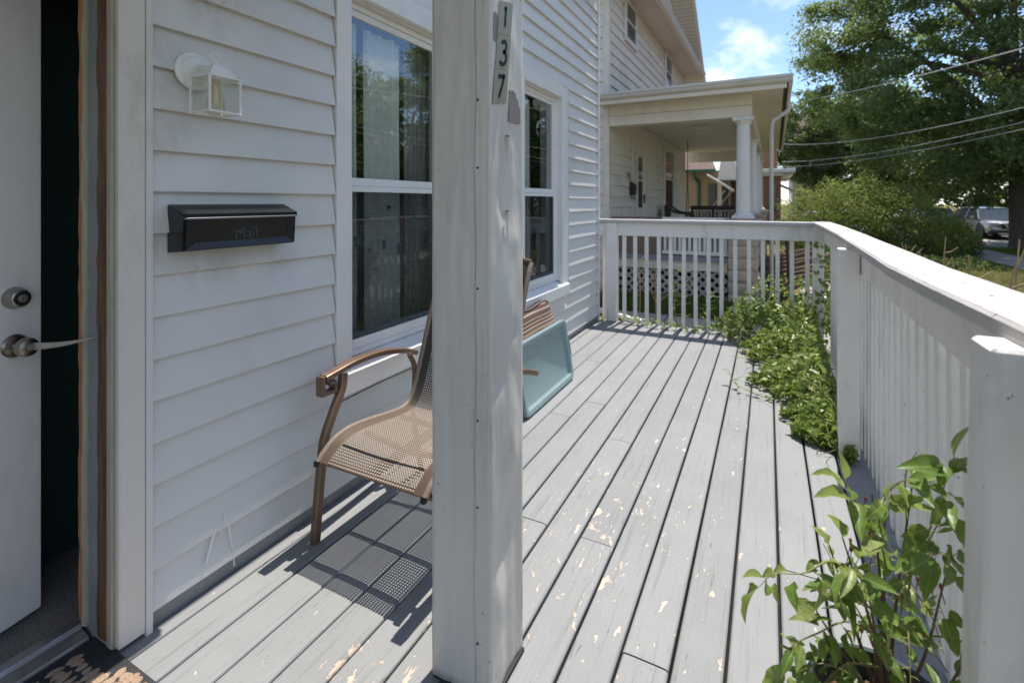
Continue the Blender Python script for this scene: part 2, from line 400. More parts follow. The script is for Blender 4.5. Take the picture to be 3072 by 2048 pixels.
M['jamb_wood'] = pmat('stripped_brown_wood', (0.085, 0.030, 0.010), (0.20, 0.105, 0.05), 1.0, (60, 60, 3), 0.6, bump=0.6, bscale=1, bstretch=(80, 80, 4))
M['jamb_orange'] = pmat('raw_orange_wood', (0.58, 0.24, 0.075), (0.34, 0.14, 0.05), 1.0, (60, 60, 4), 0.6, bump=0.5, bscale=1, bstretch=(80, 80, 5))
M['jamb_pale'] = pmat('flaking_cream_paint', (0.55, 0.49, 0.36), (0.42, 0.38, 0.31), 1.0, (50, 50, 9), 0.6, bump=0.5, bscale=40)
M['weather'] = pmat('grey_weatherstrip', (0.20, 0.22, 0.23), (0.26, 0.27, 0.275), 5, rough=0.45, dirt=(0.42, 0.36, 0.27), dirt_amt=0.6, dirt_scale=10)
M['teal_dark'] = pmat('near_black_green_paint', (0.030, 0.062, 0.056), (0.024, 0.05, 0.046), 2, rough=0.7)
def carpet():
    m, nt = newmat('mottled_carpet')
    n = noise(nt, posn(nt), 160, 4, 0.7); n2 = noise(nt, posn(nt), 30, 3)
    col = mixc(nt, ramp(nt, n, 0.35, 0.65), (0.16, 0.13, 0.11, 1), (0.56, 0.50, 0.45, 1)); col = mixc(nt, mth(nt, 'MULTIPLY', n2, 0.5), col, (0.20, 0.17, 0.15, 1))
    b = nd(nt, 'ShaderNodeBsdfPrincipled', {'Base Color': col, 'Roughness': 0.95, 'Normal': nd(nt, 'ShaderNodeBump', {'Height': n, 'Strength': 0.9, 'Distance': 0.01}).outputs[0]})
    nd(nt, 'ShaderNodeOutputMaterial', {'Surface': b.outputs[0]}); return m
M['carpet'] = carpet()
M['brushed'] = pmat('satin_nickel', (0.42, 0.38, 0.33), (0.34, 0.30, 0.26), 40, rough=0.28, metal=1.0)
M['dark_metal'] = pmat('dark_bronze_metal', (0.05, 0.045, 0.04), rough=0.4, metal=0.6)
M['black_box'] = pmat('black_enamel', (0.007, 0.0075, 0.009), (0.012, 0.0125, 0.014), 6, rough=0.26, spec=0.5, bump=0.03, bscale=20, dirt=(0.07, 0.065, 0.06), dirt_amt=0.2, dirt_scale=12)
M['lamp_white'] = pmat('white_enamel_lamp', (0.87, 0.85, 0.82), (0.80, 0.775, 0.74), 12, rough=0.4, dirt=(0.35, 0.25, 0.15), dirt_amt=0.25, dirt_scale=30)
M['rust'] = pmat('rust', (0.30, 0.12, 0.04), (0.18, 0.07, 0.03), 60, rough=0.8)
M['glass'] = glassmat('window_glass', 1.95, (0.90, 0.92, 0.91))
M['thin_glass'] = glassmat('lamp_glass', 1.3, (0.97, 0.975, 0.96))
M['bulb'] = glassmat('amber_bulb_glass', 1.4, (0.93, 0.88, 0.76))
def screen_material():
    m, nt = newmat('insect_screen')
    P = sep(nt, posn(nt))
    n = noise(nt, posn(nt, (1, 14, 380)), 1.0, 3, 0.6)
    tr = nd(nt, 'ShaderNodeBsdfTransparent', {'Color': (0.85, 0.86, 0.86, 1)})
    df = nd(nt, 'ShaderNodeBsdfDiffuse', {'Color': (0.06, 0.065, 0.07, 1)})
    mx = nd(nt, 'ShaderNodeMixShader', {0: mth(nt, 'MULTIPLY_ADD', n, 0.55, -0.14, clamp=True), 1: tr.outputs[0], 2: df.outputs[0]})
    nd(nt, 'ShaderNodeOutputMaterial', {'Surface': mx.outputs[0]}); return m
M['screen'] = screen_material()
M['curtain'] = pmat('pale_curtain', (0.80, 0.79, 0.72), (0.70, 0.70, 0.64), 3, (6, 6, 0.3), 0.85)
M['curtain_grey'] = pmat('taupe_curtain', (0.36, 0.34, 0.31), (0.29, 0.28, 0.26), 3, (6, 6, 0.3), 0.85)
M['room'] = pmat('room_wall', (0.30, 0.29, 0.27), rough=0.9)
M['bronze'] = pmat('tan_bronze_powder_coat', (0.21, 0.135, 0.09), (0.18, 0.115, 0.078), 20, rough=0.35, metal=0.35, spec=0.5, bump=0.03, bscale=200)
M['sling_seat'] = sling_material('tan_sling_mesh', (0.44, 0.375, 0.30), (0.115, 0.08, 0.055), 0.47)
M['sling_back'] = sling_material('shade_darkened_sling_back', (0.13, 0.11, 0.09), (0.055, 0.046, 0.038), 0.46)  # seat cloth again, colour darkened for the shaded side of the backrest
M['hem'] = pmat('taupe_sling_hem', (0.25, 0.195, 0.15), (0.20, 0.155, 0.12), 60, rough=0.6, bump=0.2, bscale=300)
M['rust_faint'] = pmat('faint_rust_stain', (0.58, 0.40, 0.25), (0.50, 0.33, 0.2), 60, rough=0.7)
M['lid'] = pmat('blue_green_plastic', (0.225, 0.315, 0.325), (0.20, 0.285, 0.295), 3, rough=0.42, bump=0.08, bscale=60, dirt=(0.33, 0.36, 0.34), dirt_amt=0.3, dirt_scale=8)
M['green_pot'] = pmat('dark_green_plastic', (0.016, 0.036, 0.034), (0.022, 0.045, 0.042), 12, rough=0.6, dirt=(0.14, 0.15, 0.13), dirt_amt=0.4, dirt_scale=9)
M['soil'] = pmat('bark_mulch', (0.11, 0.06, 0.035), (0.24, 0.14, 0.09), 60, (1, 1, 1), 0.95, bump=1.0, bscale=70)
M['stem'] = pmat('woody_stem', (0.17, 0.10, 0.065), (0.11, 0.06, 0.045), 30, rough=0.75)
M['stem_green'] = pmat('green_vine_stem', (0.20, 0.24, 0.06), (0.24, 0.16, 0.07), 14, rough=0.6)
M['bud'] = pmat('dry_red_bud', (0.22, 0.06, 0.03), rough=0.7)
def potted_leafmat():
    m, nt = newmat('potted_leaf')
    oi = nd(nt, 'ShaderNodeObjectInfo'); g = nd(nt, 'ShaderNodeNewGeometry'); O = nd(nt, 'ShaderNodeTexCoord').outputs['Object']; P = sep(nt, O)
    rv = oi.outputs['Random']
    col = mixc(nt, rv, (0.105, 0.195, 0.036, 1), (0.19, 0.29, 0.052, 1))
    col = mixc(nt, ramp(nt, rv, 0.84, 0.95), col, (0.36, 0.40, 0.15, 1))
    n = noise(nt, posn(nt, rand=5, src='Object'), 55, 4, 0.6)
    col = mixc(nt, ramp(nt, n, 0.4, 0.75), col, (0.085, 0.15, 0.03, 1))
    ax = mth(nt, 'ABSOLUTE', P[0])
    mid = mth(nt, 'LESS_THAN', ax, 0.0011)
    side = mth(nt, 'LESS_THAN', mth(nt, 'FRACT', mth(nt, 'DIVIDE', mth(nt, 'SUBTRACT', P[1], mth(nt, 'MULTIPLY', ax, 1.5)), 0.013)), 0.09)
    col = mixc(nt, mth(nt, 'MAXIMUM', mth(nt, 'MULTIPLY', mid, 0.75), mth(nt, 'MULTIPLY', side, 0.28)), col, (0.34, 0.42, 0.15, 1))
    br = ramp(nt, noise(nt, posn(nt, rand=9, src='Object'), 26, 3, 0.6), 0.70, 0.76)
    col = mixc(nt, mth(nt, 'MULTIPLY', br, mth(nt, 'GREATER_THAN', rv, 0.55)), col, (0.22, 0.13, 0.05, 1))
    col = mixc(nt, mth(nt, 'MULTIPLY', g.outputs['Backfacing'], 0.55), col, (0.30, 0.36, 0.17, 1))
    b = nd(nt, 'ShaderNodeBsdfPrincipled', {'Base Color': col, 'Roughness': 0.38, 'Specular IOR Level': 0.4, 'Normal': nd(nt, 'ShaderNodeBump', {'Height': mth(nt, 'ADD', side, n), 'Strength': 0.25, 'Distance': 0.003}).outputs[0]})
    t = nd(nt, 'ShaderNodeBsdfTranslucent', {'Color': mixc(nt, 0.5, col, (0.42, 0.52, 0.08, 1))})
    mx = nd(nt, 'ShaderNodeMixShader', {0: 0.42, 1: b.outputs[0], 2: t.outputs[0]})
    nd(nt, 'ShaderNodeOutputMaterial', {'Surface': mx.outputs[0]}); return m
M['leaf_vine'] = leafmat('vine_leaf', (0.12, 0.195, 0.042), (0.23, 0.31, 0.06), 0.44, 0.36, (0.40, 0.44, 0.16))
M['leaf_pot'] = potted_leafmat()
M['leaf_tree'] = leafmat('maple_leaf', (0.078, 0.132, 0.062), (0.15, 0.215, 0.088), 0.50, 0.5, (0.24, 0.30, 0.10))
M['leaf_dark'] = leafmat('dark_tree_leaf', (0.060, 0.105, 0.045), (0.11, 0.16, 0.055), 0.48, 0.55)
M['leaf_bush'] = leafmat('yew_leaf', (0.125, 0.165, 0.036), (0.25, 0.285, 0.06), 0.46, 0.55)
M['bark'] = pmat('brown_bark', (0.075, 0.055, 0.045), (0.13, 0.10, 0.08), 1.0, (14, 14, 3), 0.9, bump=1.0, bscale=1, bstretch=(20, 20, 4))
M['dry'] = pmat('dry_stalk', (0.42, 0.30, 0.18), (0.30, 0.20, 0.12), 30, rough=0.8)
M['beige'] = pmat('beige_lap_siding', (0.78, 0.735, 0.66), (0.73, 0.685, 0.61), 1.4, (1, 1, 1), 0.6, rand=3, dirt=(0.30, 0.27, 0.24), dirt_amt=0.45, dirt_scale=1.3, objvar=0.03)
M['beige_trim'] = pmat('beige_painted_trim', (0.76, 0.70, 0.61), (0.69, 0.635, 0.555), 3, rough=0.55, dirt=(0.33, 0.29, 0.23), dirt_amt=0.35, dirt_scale=4)
def soffit():
    m, nt = newmat('grooved_soffit'); P = sep(nt, posn(nt))
    s = stripe(nt, mth(nt, 'ADD', P[1], 0.0), 0.11, 0.12)
    col = mixc(nt, s, (0.68, 0.635, 0.56, 1), (0.36, 0.32, 0.27, 1))
    b = nd(nt, 'ShaderNodeBsdfPrincipled', {'Base Color': col, 'Roughness': 0.6}); nd(nt, 'ShaderNodeOutputMaterial', {'Surface': b.outputs[0]}); return m
M['soffit'] = soffit()
M['white_far'] = pmat('white_paint_far', (0.74, 0.73, 0.70), (0.68, 0.67, 0.64), 3, rough=0.5)
M['gutter'] = pmat('chalky_off_white_gutter', (0.62, 0.585, 0.53), (0.54, 0.51, 0.46), 3, rough=0.5, dirt=(0.30, 0.26, 0.2), dirt_amt=0.4, dirt_scale=3)
M['shingle'] = pmat('brown_shingle', (0.17, 0.115, 0.09), (0.11, 0.075, 0.06), 8, (1, 1, 6), 0.9, bump=0.5, bscale=30)
M['pane_far'] = pmat('dark_far_pane', (0.035, 0.04, 0.045), (0.06, 0.065, 0.07), 2, rough=0.08)
M['block'] = pmat('tan_rockface_block', (0.50, 0.405, 0.32), (0.38, 0.30, 0.235), 9, rough=0.9, bump=0.9, bscale=22, objvar=0.06)
M['brown_panel'] = pmat('brown_boarding', (0.19, 0.145, 0.11), (0.15, 0.115, 0.09), 2, rough=0.7)
M['porch_floor'] = pmat('grey_porch_floor', (0.24, 0.25, 0.28), rough=0.6)
M['lattice'] = pmat('shade_toned_lattice', (0.46, 0.42, 0.37), (0.40, 0.365, 0.32), 6, rough=0.7)  # beige darkened so the slats carry their shadowed look
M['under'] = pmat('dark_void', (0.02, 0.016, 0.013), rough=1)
M['old_wood'] = pmat('weathered_brown_boards', (0.22, 0.155, 0.105), (0.12, 0.085, 0.06), 1.0, (5, 40, 40), 0.85, bump=0.5, bscale=1, bstretch=(6, 60, 60), rand=5, objvar=0.15)
M['yellow_brick'] = brick_material('yellow_brick', (0.42, 0.31, 0.19), (0.35, 0.255, 0.155), (0.34, 0.28, 0.20))
M['red_brick'] = brick_material('brown_brick', (0.27, 0.13, 0.075), (0.21, 0.10, 0.06), (0.25, 0.18, 0.13))
M['green_metal'] = pmat('green_gutter_paint', (0.025, 0.115, 0.07), (0.03, 0.095, 0.06), 5, rough=0.4)
M['awning'] = pmat('pale_metal_awning', (0.62, 0.61, 0.58), (0.52, 0.51, 0.49), 5, rough=0.5)
M['wicker'] = pmat('dark_wicker', (0.035, 0.025, 0.02), (0.05, 0.035, 0.028), 60, rough=0.6)
M['asphalt'] = pmat('asphalt', (0.055, 0.055, 0.057), (0.075, 0.073, 0.07), 3, rough=0.9, bump=0.3, bscale=60)
M['concrete'] = pmat('worn_concrete', (0.36, 0.33, 0.30), (0.28, 0.255, 0.23), 2, rough=0.9, bump=0.3, bscale=40, dirt=(0.16, 0.14, 0.11), dirt_amt=0.5, dirt_scale=1.5)
def lawnmat():
    m, nt = newmat('dry_lawn')
    n1 = noise(nt, posn(nt), 0.35, 6, 0.6); n2 = noise(nt, posn(nt), 25, 6, 0.7)
    col = mixc(nt, ramp(nt, n1, 0.38, 0.62), (0.34, 0.27, 0.125, 1), (0.19, 0.18, 0.065, 1))
    col = mixc(nt, ramp(nt, n2, 0.35, 0.7), col, (0.07, 0.075, 0.025, 1))
    b = nd(nt, 'ShaderNodeBsdfPrincipled', {'Base Color': col, 'Roughness': 1.0, 'Specular IOR Level': 0.1, 'Normal': nd(nt, 'ShaderNodeBump', {'Height': n2, 'Strength': 1.0, 'Distance': 0.05}).outputs[0]})
    nd(nt, 'ShaderNodeOutputMaterial', {'Surface': b.outputs[0]}); return m
M['lawn'] = lawnmat()
M['blade'] = leafmat('grass_blade', (0.19, 0.18, 0.055), (0.38, 0.31, 0.14), 0.3, 0.7)
M['blade_green'] = leafmat('green_grass_blade', (0.05, 0.10, 0.02), (0.09, 0.15, 0.03), 0.3, 0.7)
M['cable'] = pmat('grey_cable', (0.55, 0.54, 0.52), rough=0.6)
M['pole'] = pmat('creosote_pole', (0.13, 0.09, 0.065), (0.09, 0.06, 0.045), 1, (20, 20, 2), 0.9)
M['car_grey'] = pmat('pewter_car_paint', (0.30, 0.29, 0.285), rough=0.25, metal=0.6, coat=1.0)
M['car_red'] = pmat('dark_red_car_paint', (0.25, 0.03, 0.035), rough=0.25, metal=0.3, coat=1.0)
M['car_white'] = pmat('white_car_paint', (0.70, 0.70, 0.70), rough=0.25, coat=1.0)
M['car_blue'] = pmat('blue_car_paint', (0.10, 0.17, 0.27), rough=0.25, metal=0.3, coat=1.0)
M['car_glass'] = pmat('tinted_car_glass', (0.045, 0.06, 0.06), rough=0.04, spec=0.9)
M['tyre'] = pmat('tyre_rubber', (0.018, 0.018, 0.018), rough=0.85)
M['chrome'] = pmat('chrome', (0.75, 0.75, 0.76), rough=0.12, metal=1.0)
M['plastic'] = pmat('black_plastic', (0.022, 0.022, 0.024), rough=0.55)
M['amber'] = pmat('amber_lens', (0.75, 0.28, 0.03), rough=0.2)
M['lens'] = pmat('clear_headlight', (0.72, 0.74, 0.76), rough=0.08, spec=0.8)
M['tile'] = pmat('dull_green_grey_tile', (0.33, 0.325, 0.255), (0.29, 0.29, 0.225), 20, rough=0.35)
M['ink'] = pmat('black_ink', (0.008, 0.011, 0.013), rough=0.4)
M['scrape'] = pmat('grey_scraped_patch', (0.26, 0.235, 0.215), (0.22, 0.20, 0.185), 40, rough=0.8)
M['black_rubber'] = pmat('black_rubber', (0.02, 0.021, 0.024), (0.035, 0.035, 0.038), 30, rough=0.75, bump=0.2, bscale=60)
M['coir'] = pmat('tan_coir_pile', (0.55, 0.40, 0.28), (0.40, 0.275, 0.18), 140, rough=1.0, bump=1.0, bscale=160)
M['blue_paint'] = pmat('blue_paint_scrap', (0.06, 0.22, 0.42), rough=0.6)
M['steel_sill'] = pmat('worn_aluminium_sill', (0.42, 0.43, 0.45), (0.30, 0.29, 0.28), 6, (30, 3, 3), 0.4, metal=0.7, dirt=(0.22, 0.13, 0.07), dirt_amt=0.7, dirt_scale=12)
M['strap'] = pmat('dirty_pale_strap', (0.46, 0.42, 0.39), (0.40, 0.34, 0.26), 30, rough=0.8)
M['red_clip'] = pmat('red_gel', (0.22, 0.09, 0.09), rough=0.4)
M['green_clip'] = pmat('green_gel', (0.13, 0.19, 0.15), rough=0.4)
M['blue_clip'] = pmat('blue_gel', (0.09, 0.15, 0.20), rough=0.4)
M['olive_clip'] = pmat('olive_gel', (0.30, 0.31, 0.16), rough=0.4)
M['dark_green_house'] = pmat('grey_green_siding', (0.30, 0.33, 0.30), rough=0.7)
M['pink_house'] = pmat('pinkish_stucco', (0.52, 0.42, 0.37), rough=0.8)
M['flower_house'] = pmat('pale_blue_siding', (0.48, 0.53, 0.56), rough=0.7)
def cushion_material():
    m, nt = newmat('striped_cushion_cloth'); P = sep(nt, nd(nt, 'ShaderNodeTexCoord').outputs['Object'])
    f = mth(nt, 'FRACT', mth(nt, 'DIVIDE', P[2], 0.155))
    n = nd(nt, 'ShaderNodeValToRGB', {'Fac': f}); n.color_ramp.interpolation = 'CONSTANT'
    cols = [(0.0, (.11, .07, .055)), (.14, (.42, .36, .27)), (.20, (.11, .07, .055)), (.27, (.16, .045, .04)), (.36, (.45, .39, .30)), (.42, (.30, .22, .13)), (.50, (.11, .07, .055)),
            (.57, (.48, .43, .34)), (.63, (.16, .045, .04)), (.72, (.40, .33, .22)), (.78, (.11, .07, .055)), (.88, (.35, .27, .17)), (.94, (.11, .07, .055))]
    el = n.color_ramp.elements
    el[0].position = 0; el[0].color = c4(cols[0][1]); el[1].position = cols[1][0]; el[1].color = c4(cols[1][1])
    for p, c in cols[2:]:
        e = el.new(p); e.color = c4(c)
    nb = noise(nt, posn(nt), 400, 2)
    b = nd(nt, 'ShaderNodeBsdfPrincipled', {'Base Color': n.outputs[0], 'Roughness': 0.9, 'Normal': nd(nt, 'ShaderNodeBump', {'Height': nb, 'Strength': 0.3, 'Distance': 0.002}).outputs[0]})
    nd(nt, 'ShaderNodeOutputMaterial', {'Surface': b.outputs[0]}); return m
M['cushion'] = cushion_material()

# ================================================================== SETTING
GZ = -0.38
def structure(name, mb, m, smooth=False):
    o = mb.build(name, m, None, smooth); o['kind'] = 'structure'; return o
structure('ground', MB().box(-400, 400, -400, 400, -0.9, -0.53), M['lawn'])
yard = structure('lawn', MB().box(-60, 10.3, -60, 160, -0.6, GZ), M['lawn'])
structure('verge', MB().box(19.3, 120, -60, 160, -0.6, GZ), M['lawn'])
street = structure('street', MB().box(10.5, 19.1, -60, 160, -0.58, -0.505), M['asphalt'])
kerb = MB()
for i in range(40):
    y = -20+2.4*i; kerb.cbox(10.3, 10.5, y, y+2.39, -0.62, GZ+0.012, 0.015)
structure('kerb', kerb, M['concrete'])
structure('far_kerb', MB().cbox(19.1, 19.3, -40, 120, -0.62, GZ+0.01, 0.015), M['concrete'])
sidewalk = structure('sidewalk', MB().box(7.36, 8.54, -20, 70, -0.5, GZ+0.004), M['under'])
slab = MB().cbox(7.36, 8.54, 0, 1.485, GZ-0.06, GZ+0.03, 0.012).mesh('sidewalk_slab', M['concrete'])
for i in range(44):
    link('sidewalk_slab', slab, sidewalk, M=Matrix.Translation((0, -4+1.5*i, rnd.uniform(-0.006, 0.006))))
drive = structure('driveway', MB().box(8.56, 10.28, 24.6, 29.2, -0.5, GZ+0.018), M['concrete'])
structure('driveway_upper', MB().box(3.5, 7.34, 25.0, 28.6, -0.5, GZ+0.016), M['concrete'])
path = structure('side_path', MB().box(-3.0, 7.3, 6.55, 7.65, -0.5, GZ+0.006), M['under'])
ps = MB().cbox(0, 1.09, 6.55, 7.65, GZ-0.05, GZ+0.022, 0.01).mesh('path_slab', M['concrete'])
for i in range(9): link('path_slab', ps, path, M=Matrix.Translation((-2.9+1.1*i, 0, rnd.uniform(-0.006, 0.006))))
structure('neighbour_walk', MB().box(2.25, 3.5, 9.7, 12.4, -0.5, GZ+0.03), M['concrete'])

# ------------------------------------------------------------------ deck
frame = MB().box(0.0, 2.16, -1.6, 5.44, -0.30, -0.045)
deck = structure('deck', frame, M['under'])
joints = {7: 1.879, 9: 1.456, 8: 3.164, 6: 2.737, 10: 3.168, 4: 3.171, 1: 1.484, 5: 1.886, 12: 2.05, 13: 3.6, 3: 2.9, 2: 4.0}
PITCH = 0.1403
for k in range(-1, 15):
    x0 = 0.002 if k == -1 else 0.068+PITCH*k; x1 = 0.068+PITCH*(k+1)
    g = rnd.uniform(0.0065, 0.0095) if k > 3 else rnd.uniform(0.0045, 0.007)
    cuts = [-1.6] + ([joints[k]] if k in joints else []) + [5.47+rnd.uniform(-0.012, 0.012)]
    for a, b in zip(cuts[:-1], cuts[1:]):
        dz = rnd.uniform(-0.0012, 0.0012)
        xa, xb = x0+g/2, x1-g/2
        # slightly cupped, eased-edge plank
        prof = [(xa, -0.034), (xa, -0.007), (xa+0.0022, -0.003), (xa+0.0065, -0.0004), (xa+0.03, 0.0006), (xb-0.03, 0.0006), (xb-0.0065, -0.0004), (xb-0.0022, -0.003), (xb, -0.007), (xb, -0.034)]
        mb = MB(); n = len(prof)
        wob = rnd.uniform(-0.0015, 0.0015)
        ys = [a+0.002, a+(b-a)*0.33, a+(b-a)*0.66, b-0.002]
        V = []
        for i, y in enumerate(ys):
            w = wob*math.sin(i*1.4+k)
            V += [(p[0]+w, y, p[1]+dz) for p in prof]
        F = [tuple(range(n)), tuple(range(4*n-1, 3*n-1, -1))] + [(s*n+i, s*n+(i+1) % n, (s+1)*n+(i+1) % n, (s+1)*n+i) for s in range(3) for i in range(n)]
        mb.add(V, F).build('deck_board', M['deck'], deck)
structure('deck_skirt', MB().box(2.165, 2.185, -1.6, 5.46, GZ, -0.06).box(0.0, 2.185, 5.445, 5.462, GZ, -0.06), M['wood_white'])

# ------------------------------------------------------------------ own house
house = thing('house', 'pale grey vinyl sided house with the open white door and two white windows', 'house', (0, 2, GZ))
WIN = [(1.683, 2.483), (3.500, 4.298)]      # window openings along the wall
Z0, Z1 = 0.585, 2.290                       # opening heights
DO0, DO1 = -0.115, 0.762                    # door opening
core = MB()
def slab_y(y0, y1, z0, z1): core.box(-0.16, -0.001, y0, y1, z0, z1)
slab_y(-2.6, DO0, GZ, 3.6); slab_y(DO0, DO1, 2.10, 3.6); slab_y(DO1, WIN[0][0], GZ, 3.6)
for (a, b) in WIN: slab_y(a, b, GZ, Z0); slab_y(a, b, Z1, 3.6)
slab_y(WIN[0][1], WIN[1][0], GZ, 3.6); slab_y(WIN[1][1], 5.40, GZ, 3.6)
core.box(-6, -0.16, 5.24, 5.40, GZ, 3.6).box(-6, -5.84, -2.6, 5.24, GZ, 3.6).box(-5.84, -0.16, -2.6, -2.44, GZ, 3.6)
core.build('wall_core', M['room'], house)
MB().box(-5.84, -0.16, -2.44, 5.24, 3.0, 3.1).build('ceiling', M['room'], house)
MB().box(-5.84, -0.16, 0.98, 5.24, -0.1, -0.02).build('floor', M['room'], house)
# unseen roof, flattened to let sky light in; small overhang past the wall
MB().prism([(-6.3, 3.60), (0.158, 3.60), (0.158, 3.72), (-3.0, 4.05), (-6.3, 3.72)], 'y', -2.9, 5.33).build('roof', M['shingle'], house)
MB().box(-0.12, 0.015, 5.22, 5.33, 3.45, 3.598).build('frieze', M['white'], house)
LAP = 0.1304
def lap(y0, y1, z, h=LAP, name='siding_board', buckle=0.0):
    mb = MB(); n = max(2, int((y1-y0)/0.22)); V = []
    prof = [(0.0, 0.004), (0.010, 0.005), (0.0225, 0.0), (0.0240, 0.003), (0.0228, 0.012), (0.0026, h-0.001), (0.0, h+0.010)]
    k = len(prof); ph = rnd.uniform(0, 6)
    for i in range(n+1):
        y = y0+(y1-y0)*i/n; dz = 0.0008*math.sin(2.1*y+ph); dx = 0.0009*math.sin(3.3*y+1.7*ph)
        V += [(p[0]+(dx if p[0] > 0.012 else 0), y, z+p[1]+dz) for p in prof]
    F = [tuple(range(k)), tuple(range((n+1)*k-1, n*k-1, -1))] + [(s*k+i, s*k+(i+1) % k, (s+1)*k+(i+1) % k, (s+1)*k+i) for s in range(n) for i in range(k)]
    mb.add(V, F).build(name, M['vinyl'], house, smooth=25)
ZB = 0.057
CAS = 0.089
zones = [(0.857, WIN[0][0]-CAS-0.006), (WIN[0][1]+CAS+0.006, WIN[1][0]-0.072), (WIN[1][1]+0.173+0.006, 5.392)]
for r in range(27):
    z = ZB+LAP*r
    if z > 3.5: break
    if z+LAP > 0.47 and z < 2.40:
        for a, b in zones: lap(a, b, z)
    elif z >= 2.40 and r % 3 == 1:
        cut = rnd.uniform(1.9, 4.9); lap(0.857, cut, z); lap(cut+0.001, 5.392, z)
    else: lap(0.857, 5.392, z)
    if z < 3.0: lap(-2.5, DO0-0.11, z)
# base board under the siding, corner post, channels
MB().box(-0.001, 0.004, 0.857, 5.40, -0.02, ZB+0.01).build('base_board', M['weather'], house)
MB().prism([(-0.10, 5.40), (-0.10, 5.43), (0.030, 5.43), (0.030, 5.394), (0.016, 5.394), (0.016, 5.40)], 'z', -0.15, 3.6).build('corner_post', M['white'], house)
MB().box(-0.002, 0.0265, 0.838, 0.8565, 0.0, 2.30).build('siding_channel', M['vinyl'], house)
# door casing and stripped jamb
MB().cbox(-0.024, 0.026, DO1+0.004, 0.8375, 0.012, 2.24, 0.004).build('door_casing', M['cream'], house)
MB().cbox(-0.024, 0.026, DO0-0.075, DO0-0.002, 0.012, 2.24, 0.004).build('door_casing', M['cream'], house)
MB().cbox(-0.024, 0.024, DO0-0.075, 0.8375, 2.10, 2.24, 0.004).build('door_casing', M['cream'], house)
def ragged(name, m, x0, x1, y, dpt, z0=0.03, z1=2.1, amp=0.004, seed=0):
    rr = random.Random(seed); mb = MB(); n = 46; V = []
    for i in range(n+1):
        z = z0+(z1-z0)*i/n; a = rr.uniform(-amp, amp)*0.6; b = rr.uniform(-amp, amp)*0.6; c = rr.uniform(-amp, amp)*0.5
        V += [(x0+a, y+0.03, z), (x1+b, y+0.03, z), (x1+b, y-dpt+c, z), ((x0+x1)/2+c, y-dpt-0.004+c, z), (x0+a, y-dpt+c, z)]
    F = [tuple(range(5)), tuple(range(5*n+4, 5*n-1, -1))] + [(s*5+i, s*5+(i+1) % 5, (s+1)*5+(i+1) % 5, (s+1)*5+i) for s in range(n) for i in range(5)]
    mb.add(V, F).build(name, m, house)
ragged('jamb_strip', M['jamb_orange'], -0.196, -0.169, DO1, 0.004, seed=1)
ragged('jamb_strip', M['jamb_pale'], -0.168, -0.141, DO1, 0.008, seed=2)
MB().cbox(-0.140, -0.078, DO1-0.002, DO1+0.03, 0.02, 2.1, 0.003).build('weatherstrip', M['weather'], house)
ragged('jamb_strip', M['jamb_wood'], -0.077, -0.026, DO1, 0.006, seed=3)
MB().cbox(-0.025, 0.004, DO1-0.006, DO1+0.0035, 0.012, 2.1, 0.003).build('door_stop', M['jamb_pale'], house)
MB().box(-0.19, 0.0, DO0-0.02, DO0, 0.0, 2.1).build('jamb', M['cream'], house)
MB().prism([(-0.215, 0.0), (-0.20, 0.030), (-0.165, 0.032), (-0.155, 0.022), (-0.115, 0.014), (-0.11, 0.0)], 'y', DO0, DO1-0.012).build('threshold', M['steel_sill'], house)
# open door swung into the hall
dh = Vector((-0.192, -0.112, 0)); da = math.atan2(0.180, 0.841)
DM = Matrix.Translation(dh) @ Matrix.Rotation(da, 4, 'Z')
door = MB().cbox(-0.044, 0.0, 0.0, 0.861, 0.022, 2.09, 0.002, DM)
# two embossed panels near the free edge
for (z0, z1) in ((0.25, 0.78), (1.12, 1.95)):
    door.box(-0.001, 0.0035, 0.12, 0.62, z0, z0+0.02, DM).box(-0.001, 0.0035, 0.12, 0.62, z1-0.02, z1, DM).box(-0.001, 0.0035, 0.12, 0.14, z0+0.02, z1-0.02, DM).box(-0.001, 0.0035, 0.60, 0.62, z0+0.02, z1-0.02, DM)
doorO = door.build('door', M['door'], house)
def on_door(y, z): return DM @ at((0.0, y, z), (R(90), 'Y'))
MB().lathe([(0.0, 0.0005), (0.034, 0.0005), (0.034, 0.004), (0.030, 0.016), (0.026, 0.030), (0.0255, 0.032), (0.022, 0.034)], 32, on_door(0.79, 1.033)).build('deadbolt', M['brushed'], doorO, smooth=30)
MB().lathe([(0.021, 0.0341), (0.021, 0.0362), (0.0125, 0.0362), (0.0, 0.0362)], 24, on_door(0.79, 1.033)).build('lock_face', M['dark_metal'], doorO, smooth=30)
MB().lathe([(0.0118, 0.0363), (0.0118, 0.039), (0.010, 0.0395), (0.0, 0.0395)], 20, on_door(0.79, 1.033)).build('lock_cylinder', M['steel_sill'], doorO, smooth=30)
MB().box(-0.0398, -0.0394, -0.0009, 0.0009, -0.005, 0.005, on_door(0.79, 1.033) @ Matrix.Rotation(R(90), 4, 'Y')).build('keyhole', M['ink'], doorO)
MB().lathe([(0.0, 0.0006), (0.036, 0.0006), (0.036, 0.004), (0.031, 0.010), (0.014, 0.014), (0.0125, 0.030), (0.020, 0.036), (0.0285, 0.046), (0.0295, 0.056), (0.026, 0.066), (0.017, 0.070), (0.012, 0.0705), (0.0, 0.0705)], 32, on_door(0.79, 0.884)).build('door_knob', M['brushed'], doorO, smooth=30)
MB().lathe([(0.0095, 0.0707), (0.0095, 0.073), (0.0, 0.0735)], 20, on_door(0.79, 0.884)).build('knob_lock', M['steel_sill'], doorO, smooth=30)
